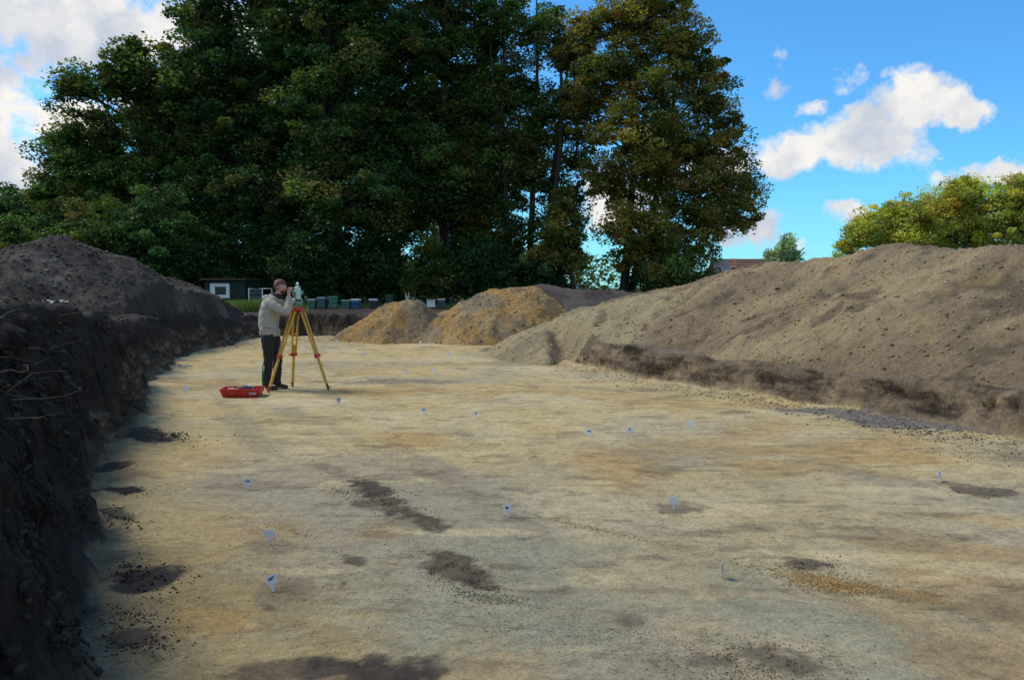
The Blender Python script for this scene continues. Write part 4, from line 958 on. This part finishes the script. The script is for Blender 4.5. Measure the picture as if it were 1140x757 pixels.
# ------------------------------------------------------------------ red tray
def tray():
    a = G(262, 446.5); b = G(290, 443.5); c = G(243, 437.5)
    # long axis from the front corner to the right; short axis back to the left
    cx = G(269, 441); r = empty('plastic_tray', (cx[0], cx[1] + .05, gz(cx[0], cx[1]) + .005), R(6)); tag(r, 'shallow red plastic tray of tools and rags lying open on the sand beside the person', 'tray')
    L, W, H, t = .56, .36, .115, .008
    m = MB(); m.box((0, 0, .006), (L * .86, W * .82, .012), .003)
    def wall(p, q, p2, q2):
        p, q, p2, q2 = map(Vector, (p, q, p2, q2)); n = (q - p).cross(p2 - p).normalized() * t
        m.add([p, q, q2, p2, p + n, q + n, q2 + n, p2 + n], [(0, 1, 2, 3), (7, 6, 5, 4), (0, 4, 5, 1), (1, 5, 6, 2), (2, 6, 7, 3), (3, 7, 4, 0)])
    bx, by, tx, ty = L * .43, W * .41, L * .5, W * .5
    B = [(-bx, -by, .0), (bx, -by, 0), (bx, by, 0), (-bx, by, 0)]; T = [(-tx, -ty, H), (tx, -ty, H), (tx, ty, H), (-tx, ty, H)]
    for i in range(4): wall(B[i], B[(i + 1) % 4], T[i], T[(i + 1) % 4])
    for i in range(5):
        x = -.20 + i * .10; m.bar((x * .9, -by - .004, .01), (x, -ty - .006, H - .012), .012, .008, (0, 1, 0), .002)
    m.build('body', RED, r)
    m = MB()
    for i in range(4):
        m.bar(T[i], T[(i + 1) % 4], .022, .014, (0, 0, 1), .004)
    m.build('rim', RED, r)
    m = MB(); m.box((tx - .10, -ty - .001, .055), (.10, .006, .035), .002); m.build('clasp', simple('grey_plastic', (.42, .36, .36), .5), r)
    M2 = lambda n, c: simple(n, c, .6, var=.2, sc=25, bump=.2)
    z0 = r.location.z; ox, oy = r.location.x, r.location.y
    def item(name, mb, mat, lab, cat, x, y, z, rz=0, sm=False):
        o = mb.build(name, mat, None, sm); o.location = (ox + x, oy + y, z0 + z); o.rotation_euler = (0, 0, rz); tag(o, lab, cat); return o
    m = MB(); m.tube([(-.14, 0, 0), (-.08, .03, .015), (0, .02, .03), (.08, -.01, .02), (.15, 0, 0)], [.03, .045, .05, .045, .03], 10); item('folded_cloth', m, M2('dark_rag', (.04, .018, .03)), 'dark purplish rag bundled in the middle of the red tray', 'rag', .03, .02, .075, .2, True)
    m = MB(); m.lathe([(.03, 0), (.05, .004), (.052, .03), (.04, .038), (.015, .042)], (0, 0, 0), 14); m.box((.05, 0, .012), (.06, .03, .016), .006); item('plastic_box', m, M2('pale_blue_plastic', (.50, .56, .66)), 'pale bluish white plastic pot on top of the things in the red tray', 'pot', .06, .09, .105)
    m = MB(); m.box((0, 0, .02), (.10, .06, .04), .008); m.tube([(-.03, 0, .04), (-.05, 0, .06), (.05, 0, .06), (.03, 0, .04)], .006, 6); item('small_box', m, M2('pink_plastic', (.60, .25, .30)), 'small pinkish box at the left end of the red tray', 'box', -.19, .04, .075, .3)
    m = MB(); m.tube([(-.05, 0, 0), (.05, 0, .01)], [.012, .016], 8); m.bar((.05, 0, .01), (.13, .01, .0), .035, .004, (0, 0, 1)); item('hand_trowel', m, M2('trowel_wood', (.42, .34, .22)), 'wooden handled trowel leaning on the front rim of the red tray', 'trowel', -.12, -.09, .105, -.3)
    m = MB(); m.box((0, 0, .03), (.11, .08, .06), .012); m.tube([(0, 0, .06), (0, 0, .075)], .02, 10); item('instrument_case', m, M2('dark_red_plastic', (.22, .012, .02)), 'dark red case at the right end of the red tray', 'case', .19, -.02, .05, -.2)
tray()

# ------------------------------------------------------------------ find tags
TAGW = simple('white_tag_plastic', (.74, .78, .84), .35, var=.04, sc=30); TAGG = simple('dull_tag_plastic', (.42, .45, .46), .5, var=.1, sc=30); INK = simple('blue_black_ink', (.015, .045, .12), .5)
def find_tag(u, v, label, wpx, mark=0, rz=0, tilt=-.12, roll=0, dull=False, kind=0, hs=1.0):
    p = G(u, v); W = max(.055, wpx * p[1] / FPX); H1 = .052 * hs; H0 = .045
    m = MB(); t = .002; w = W / 2
    if kind == 0: out = [(-.007, 0), (.007, 0), (.007, H0 * .9), (w * .82, H0 + .003), (w, H0 + .012), (w, H0 + H1), (-w, H0 + H1), (-w, H0 + .012), (-w * .82, H0 + .003), (-.007, H0 * .9)]
    else: out = [(-.006, 0), (.006, 0), (.010, H0), (w, H0 + H1 * .8), (w * .7, H0 + H1), (-w, H0 + H1), (-w * .9, H0 + H1 * .6), (-.010, H0)]
    n = len(out)
    m.add([(x, -t, z) for x, z in out] + [(x, t, z) for x, z in out], [tuple(range(n)), tuple(range(2 * n - 1, n - 1, -1))] + [(i, i + n, (i + 1) % n + n, (i + 1) % n) for i in range(n)])
    o = m.build('find_tag', TAGG if dull else TAGW)
    o.location = (p[0], p[1], gz(p[0], p[1]) - .008); o.rotation_euler = (tilt, roll, R(rz))
    tag(o, label, 'tag', 'plastic find tags stuck in the trench floor')
    if mark:
        m = MB(); zc = H0 + H1 * .60
        if mark == 1: m.tube([(-w * .45, -t - .0008, zc), (-w * .1, -t - .0008, zc + .003), (w * .45, -t - .0008, zc - .001)], .006, 6)
        if mark == 2: m.lathe([(.010, -.001), (.010, .001)], (0, -t - .001, zc), 12, Matrix.Rotation(R(90), 3, 'X'))
        if mark == 3: m.tube([(-w * .5, -t - .0008, zc - .006), (0, -t - .0008, zc), (w * .6, -t - .0008, zc + .010)], [.004, .008, .003], 6)
        m.build('written_mark', INK, o)
find_tag(276, 544, 'white tag with a dark blue dash, upper of the three tags nearest the left wall', 10.5, 1, 6)
find_tag(299.5, 605, 'largest blank white tag, between the two marked tags near the left wall', 13, 0, -4, -.05, .03)
find_tag(304.5, 657.5, 'tilted white tag with a slanting dark blue mark, lowest near the left wall', 12.5, 3, 10, -.25, -.18)
find_tag(566, 575, 'small white tag with a round dark dot near the middle foreground', 8, 2, 5, -.1, -.12)
find_tag(750, 566, 'bright blank white tag over a round brown stain', 9, 0, -8, -.05, 0)
find_tag(656, 488, 'white tag with a short dark mark, leftmost of three in a row at mid distance', 8.5, 1, 0, -.3)
find_tag(701, 485, 'upright white tag with a dark spot, middle of three in a row at mid distance', 7.5, 2, 6, -.05)
find_tag(769, 479, 'blank wedge shaped white tag, rightmost of three in a row at mid distance', 7, 0, -10, -.1, 0, kind=1)
find_tag(472, 462, 'faint white tag left of centre on the yellow sand', 6.5, 1, 20, -.1, dull=False)
find_tag(530, 466, 'narrow white tag right of the faint one on the yellow sand', 4.5, 1, 50, -.1)
find_tag(452, 417.5, 'distant white tag on the pale grey strip right of the tripod', 5, 0, 10, -.2)
find_tag(483, 416.5, 'distant white tag on the far side of the grey strip', 4.5, 0, -10, -.2)
find_tag(407, 396, 'far white tag near the end of the trench, right of the tripod', 3.2, 0, 0)
find_tag(500, 396, 'far white tag in front of the orange ochre heap', 3.2, 0, 0)
find_tag(376, 382, 'farthest white tag at the end wall of the trench', 3, 0, 0)
find_tag(468, 383, 'tiny white tag at the foot of the small ochre heap', 3, 0, 0)
find_tag(207, 437, 'pale tag by the left wall, left of the red tray', 6, 0, 25, -.2)
find_tag(377, 450, 'dull grey tag on the sand just right of the tripod', 5, 2, 10, -.2, dull=True)
find_tag(1046, 537, 'lone white tag on the right side beside a brown patch', 6, 0, 35, -.05)
find_tag(805, 643, 'dull grey tag turned nearly edge on in the right foreground', 7, 0, 68, -.05, dull=True)
# scraps of plastic on the left bank
def scrap(u, v, Y, w, lab):
    p = P(u, v, Y); m = MB(); n = 9
    g = [[(w * (i / n - .5) + random.uniform(-.01, .01), w * .6 * (j / n - .5), .03 + .05 * math.sin(i * 1.1 + j) * math.cos(j * .9) * w * 2) for i in range(n + 1)] for j in range(n + 1)]
    m.add([q for r_ in g for q in r_], [(j * (n + 1) + i, j * (n + 1) + i + 1, (j + 1) * (n + 1) + i + 1, (j + 1) * (n + 1) + i) for i in range(n) for j in range(n)])
    o = m.build('plastic_scrap', simple('dirty_plastic', (.20, .24, .26), .5, var=.3, sc=8)); o.location = (p[0], p[1], gz(p[0], p[1]) + .01); tag(o, lab, 'scrap')
scrap(205, 372, 15.5, .26, 'pale crumpled plastic scrap on the left wall of the trench')
scrap(62, 348, 8.3, .20, 'grey plastic scrap on the near left bank below the dark heap')

# ------------------------------------------------------------------ sky
world = bpy.data.worlds.new('World'); scene.world = world; world.use_nodes = True
nt = world.node_tree; bg = nt.nodes['Background']
SUN_EL, SUN_AZ = 50, -70        # azimuth from the view direction (+y), negative = left
sky = nt.nodes.new('ShaderNodeTexSky'); sky.sky_type = 'NISHITA'; sky.sun_disc = False; sky.sun_elevation = R(SUN_EL); sky.sun_rotation = R(SUN_AZ)
sky.air_density = 1.0; sky.dust_density = .3; sky.ozone_density = 2.2
gen = nt.nodes.new('ShaderNodeTexCoord').outputs['Generated']
wn = nt.nodes.new('ShaderNodeTexNoise'); wn.inputs['Scale'].default_value = 9; wn.inputs['Detail'].default_value = 8; wn.inputs['Roughness'].default_value = .6; nt.links.new(gen, wn.inputs['Vector'])
vs = nt.nodes.new('ShaderNodeVectorMath'); vs.operation = 'SUBTRACT'; nt.links.new(wn.outputs['Color'], vs.inputs[0]); vs.inputs[1].default_value = (.5, .5, .5)
sc_ = nt.nodes.new('ShaderNodeVectorMath'); sc_.operation = 'SCALE'; nt.links.new(vs.outputs[0], sc_.inputs[0]); sc_.inputs['Scale'].default_value = .085
ad = nt.nodes.new('ShaderNodeVectorMath'); ad.operation = 'ADD'; nt.links.new(gen, ad.inputs[0]); nt.links.new(sc_.outputs[0], ad.inputs[1])
sep = nt.nodes.new('ShaderNodeSeparateXYZ'); nt.links.new(ad.outputs[0], sep.inputs[0])
AZ = math_(nt, 'ARCTAN2', sep.outputs[0], sep.outputs[1]); EL = math_(nt, 'ARCSINE', sep.outputs[2])
def azel(u, v):
    x, y, z = ray(u, v); l = math.sqrt(x * x + y * y + z * z); return math.atan2(x, y), math.asin(z / l)
clouds = [(925, 165, 85, 30, 1), (1012, 118, 52, 34, 1), (1070, 132, 36, 18, 1), (872, 178, 36, 24, .9), (975, 150, 60, 34, 1), (1010, 165, 50, 34, .55),
          (872, 80, 24, 20, .42), (950, 96, 20, 12, .42), (903, 118, 20, 12, .40), (832, 256, 34, 22, .9), (942, 240, 26, 16, .5), (885, 272, 20, 14, .5), (1105, 196, 60, 13, .95),
          (70, 20, 170, 50, 1), (-10, 180, 60, 80, 1), (85, 135, 70, 26, .9), (10, 110, 25, 16, .7), (190, 120, 60, 40, .7), (690, 225, 60, 40, .9), (800, 185, 50, 26, .8), (560, 190, 60, 30, .7), (300, 30, 120, 60, .8), (-300, 60, 220, 90, 1), (1500, 120, 200, 60, 1), (1300, 200, 120, 30, .9)]
acc = None
for (u, v, ru, rv, k) in clouds:
    a, e = azel(u, v)
    dx = math_(nt, 'MULTIPLY', math_(nt, 'SUBTRACT', AZ, a), FPX / ru); dy = math_(nt, 'MULTIPLY', math_(nt, 'SUBTRACT', EL, e), FPX / rv)
    d = math_(nt, 'SQRT', math_(nt, 'ADD', math_(nt, 'MULTIPLY', dx, dx), math_(nt, 'MULTIPLY', dy, dy)))
    w = math_(nt, 'MULTIPLY', math_(nt, 'SUBTRACT', 1.15, d, True), k)
    acc = w if acc is None else math_(nt, 'MAXIMUM', acc, w)
n_b = noise(nt, 26, 9, .62, gen)
dens = math_(nt, 'ADD', acc, math_(nt, 'MULTIPLY', math_(nt, 'MULTIPLY', math_(nt, 'SUBTRACT', n_b, .5), 1.9), math_(nt, 'MULTIPLY', acc, 4.0, True)))
mask = ramp(nt, dens, [(.16, 0.0), (.30, .35), (.55, 1.0)])
# unseen broken cloud behind and beside the camera, added to whiten the fill light
gs = nt.nodes.new('ShaderNodeSeparateXYZ'); nt.links.new(gen, gs.inputs[0])
back = ramp(nt, math_(nt, 'MULTIPLY', gs.outputs[1], -1.0), [(.0, 0.0), (.25, 1.0)])
bc = ramp(nt, noise(nt, 2.6, 9, .6, gen), [(.46, 0.0), (.58, 1.0)])
mask = math_(nt, 'MAXIMUM', mask, math_(nt, 'MULTIPLY', back, bc))
shade = ramp(nt, noise(nt, 11, 6, .55, ad.outputs[0]), [(.38, 0.0), (.58, 1.0)])
CW = 6.4
cc = mixc(nt, shade, (.64 * CW, .70 * CW, .82 * CW), (1.05 * CW, 1.02 * CW, .97 * CW))
tint = mixc(nt, 1.0, sky.outputs[0], (.42, 1.0, 1.38), 'MULTIPLY')
final = mixc(nt, mask, tint, cc)
nt.links.new(final, bg.inputs['Color']); bg.inputs['Strength'].default_value = .10

sun_d = bpy.data.lights.new('sun', 'SUN'); sun_d.energy = 2.1; sun_d.angle = R(18); sun_d.color = (1, .90, .70)
sun = bpy.data.objects.new('sun', sun_d); col.objects.link(sun)
sd = Vector((math.sin(R(SUN_AZ)) * math.cos(R(SUN_EL)), math.cos(R(SUN_AZ)) * math.cos(R(SUN_EL)), math.sin(R(SUN_EL))))
sun.rotation_euler = (-sd).to_track_quat('-Z', 'Y').to_euler(); sun.location = (0, 0, 30)

scene.render.engine = 'CYCLES'
scene.view_settings.view_transform = 'Standard'; scene.view_settings.look = 'None'; scene.view_settings.gamma = 1; scene.view_settings.exposure = 0.5
scene.render.resolution_x = 1024; scene.render.resolution_y = 679
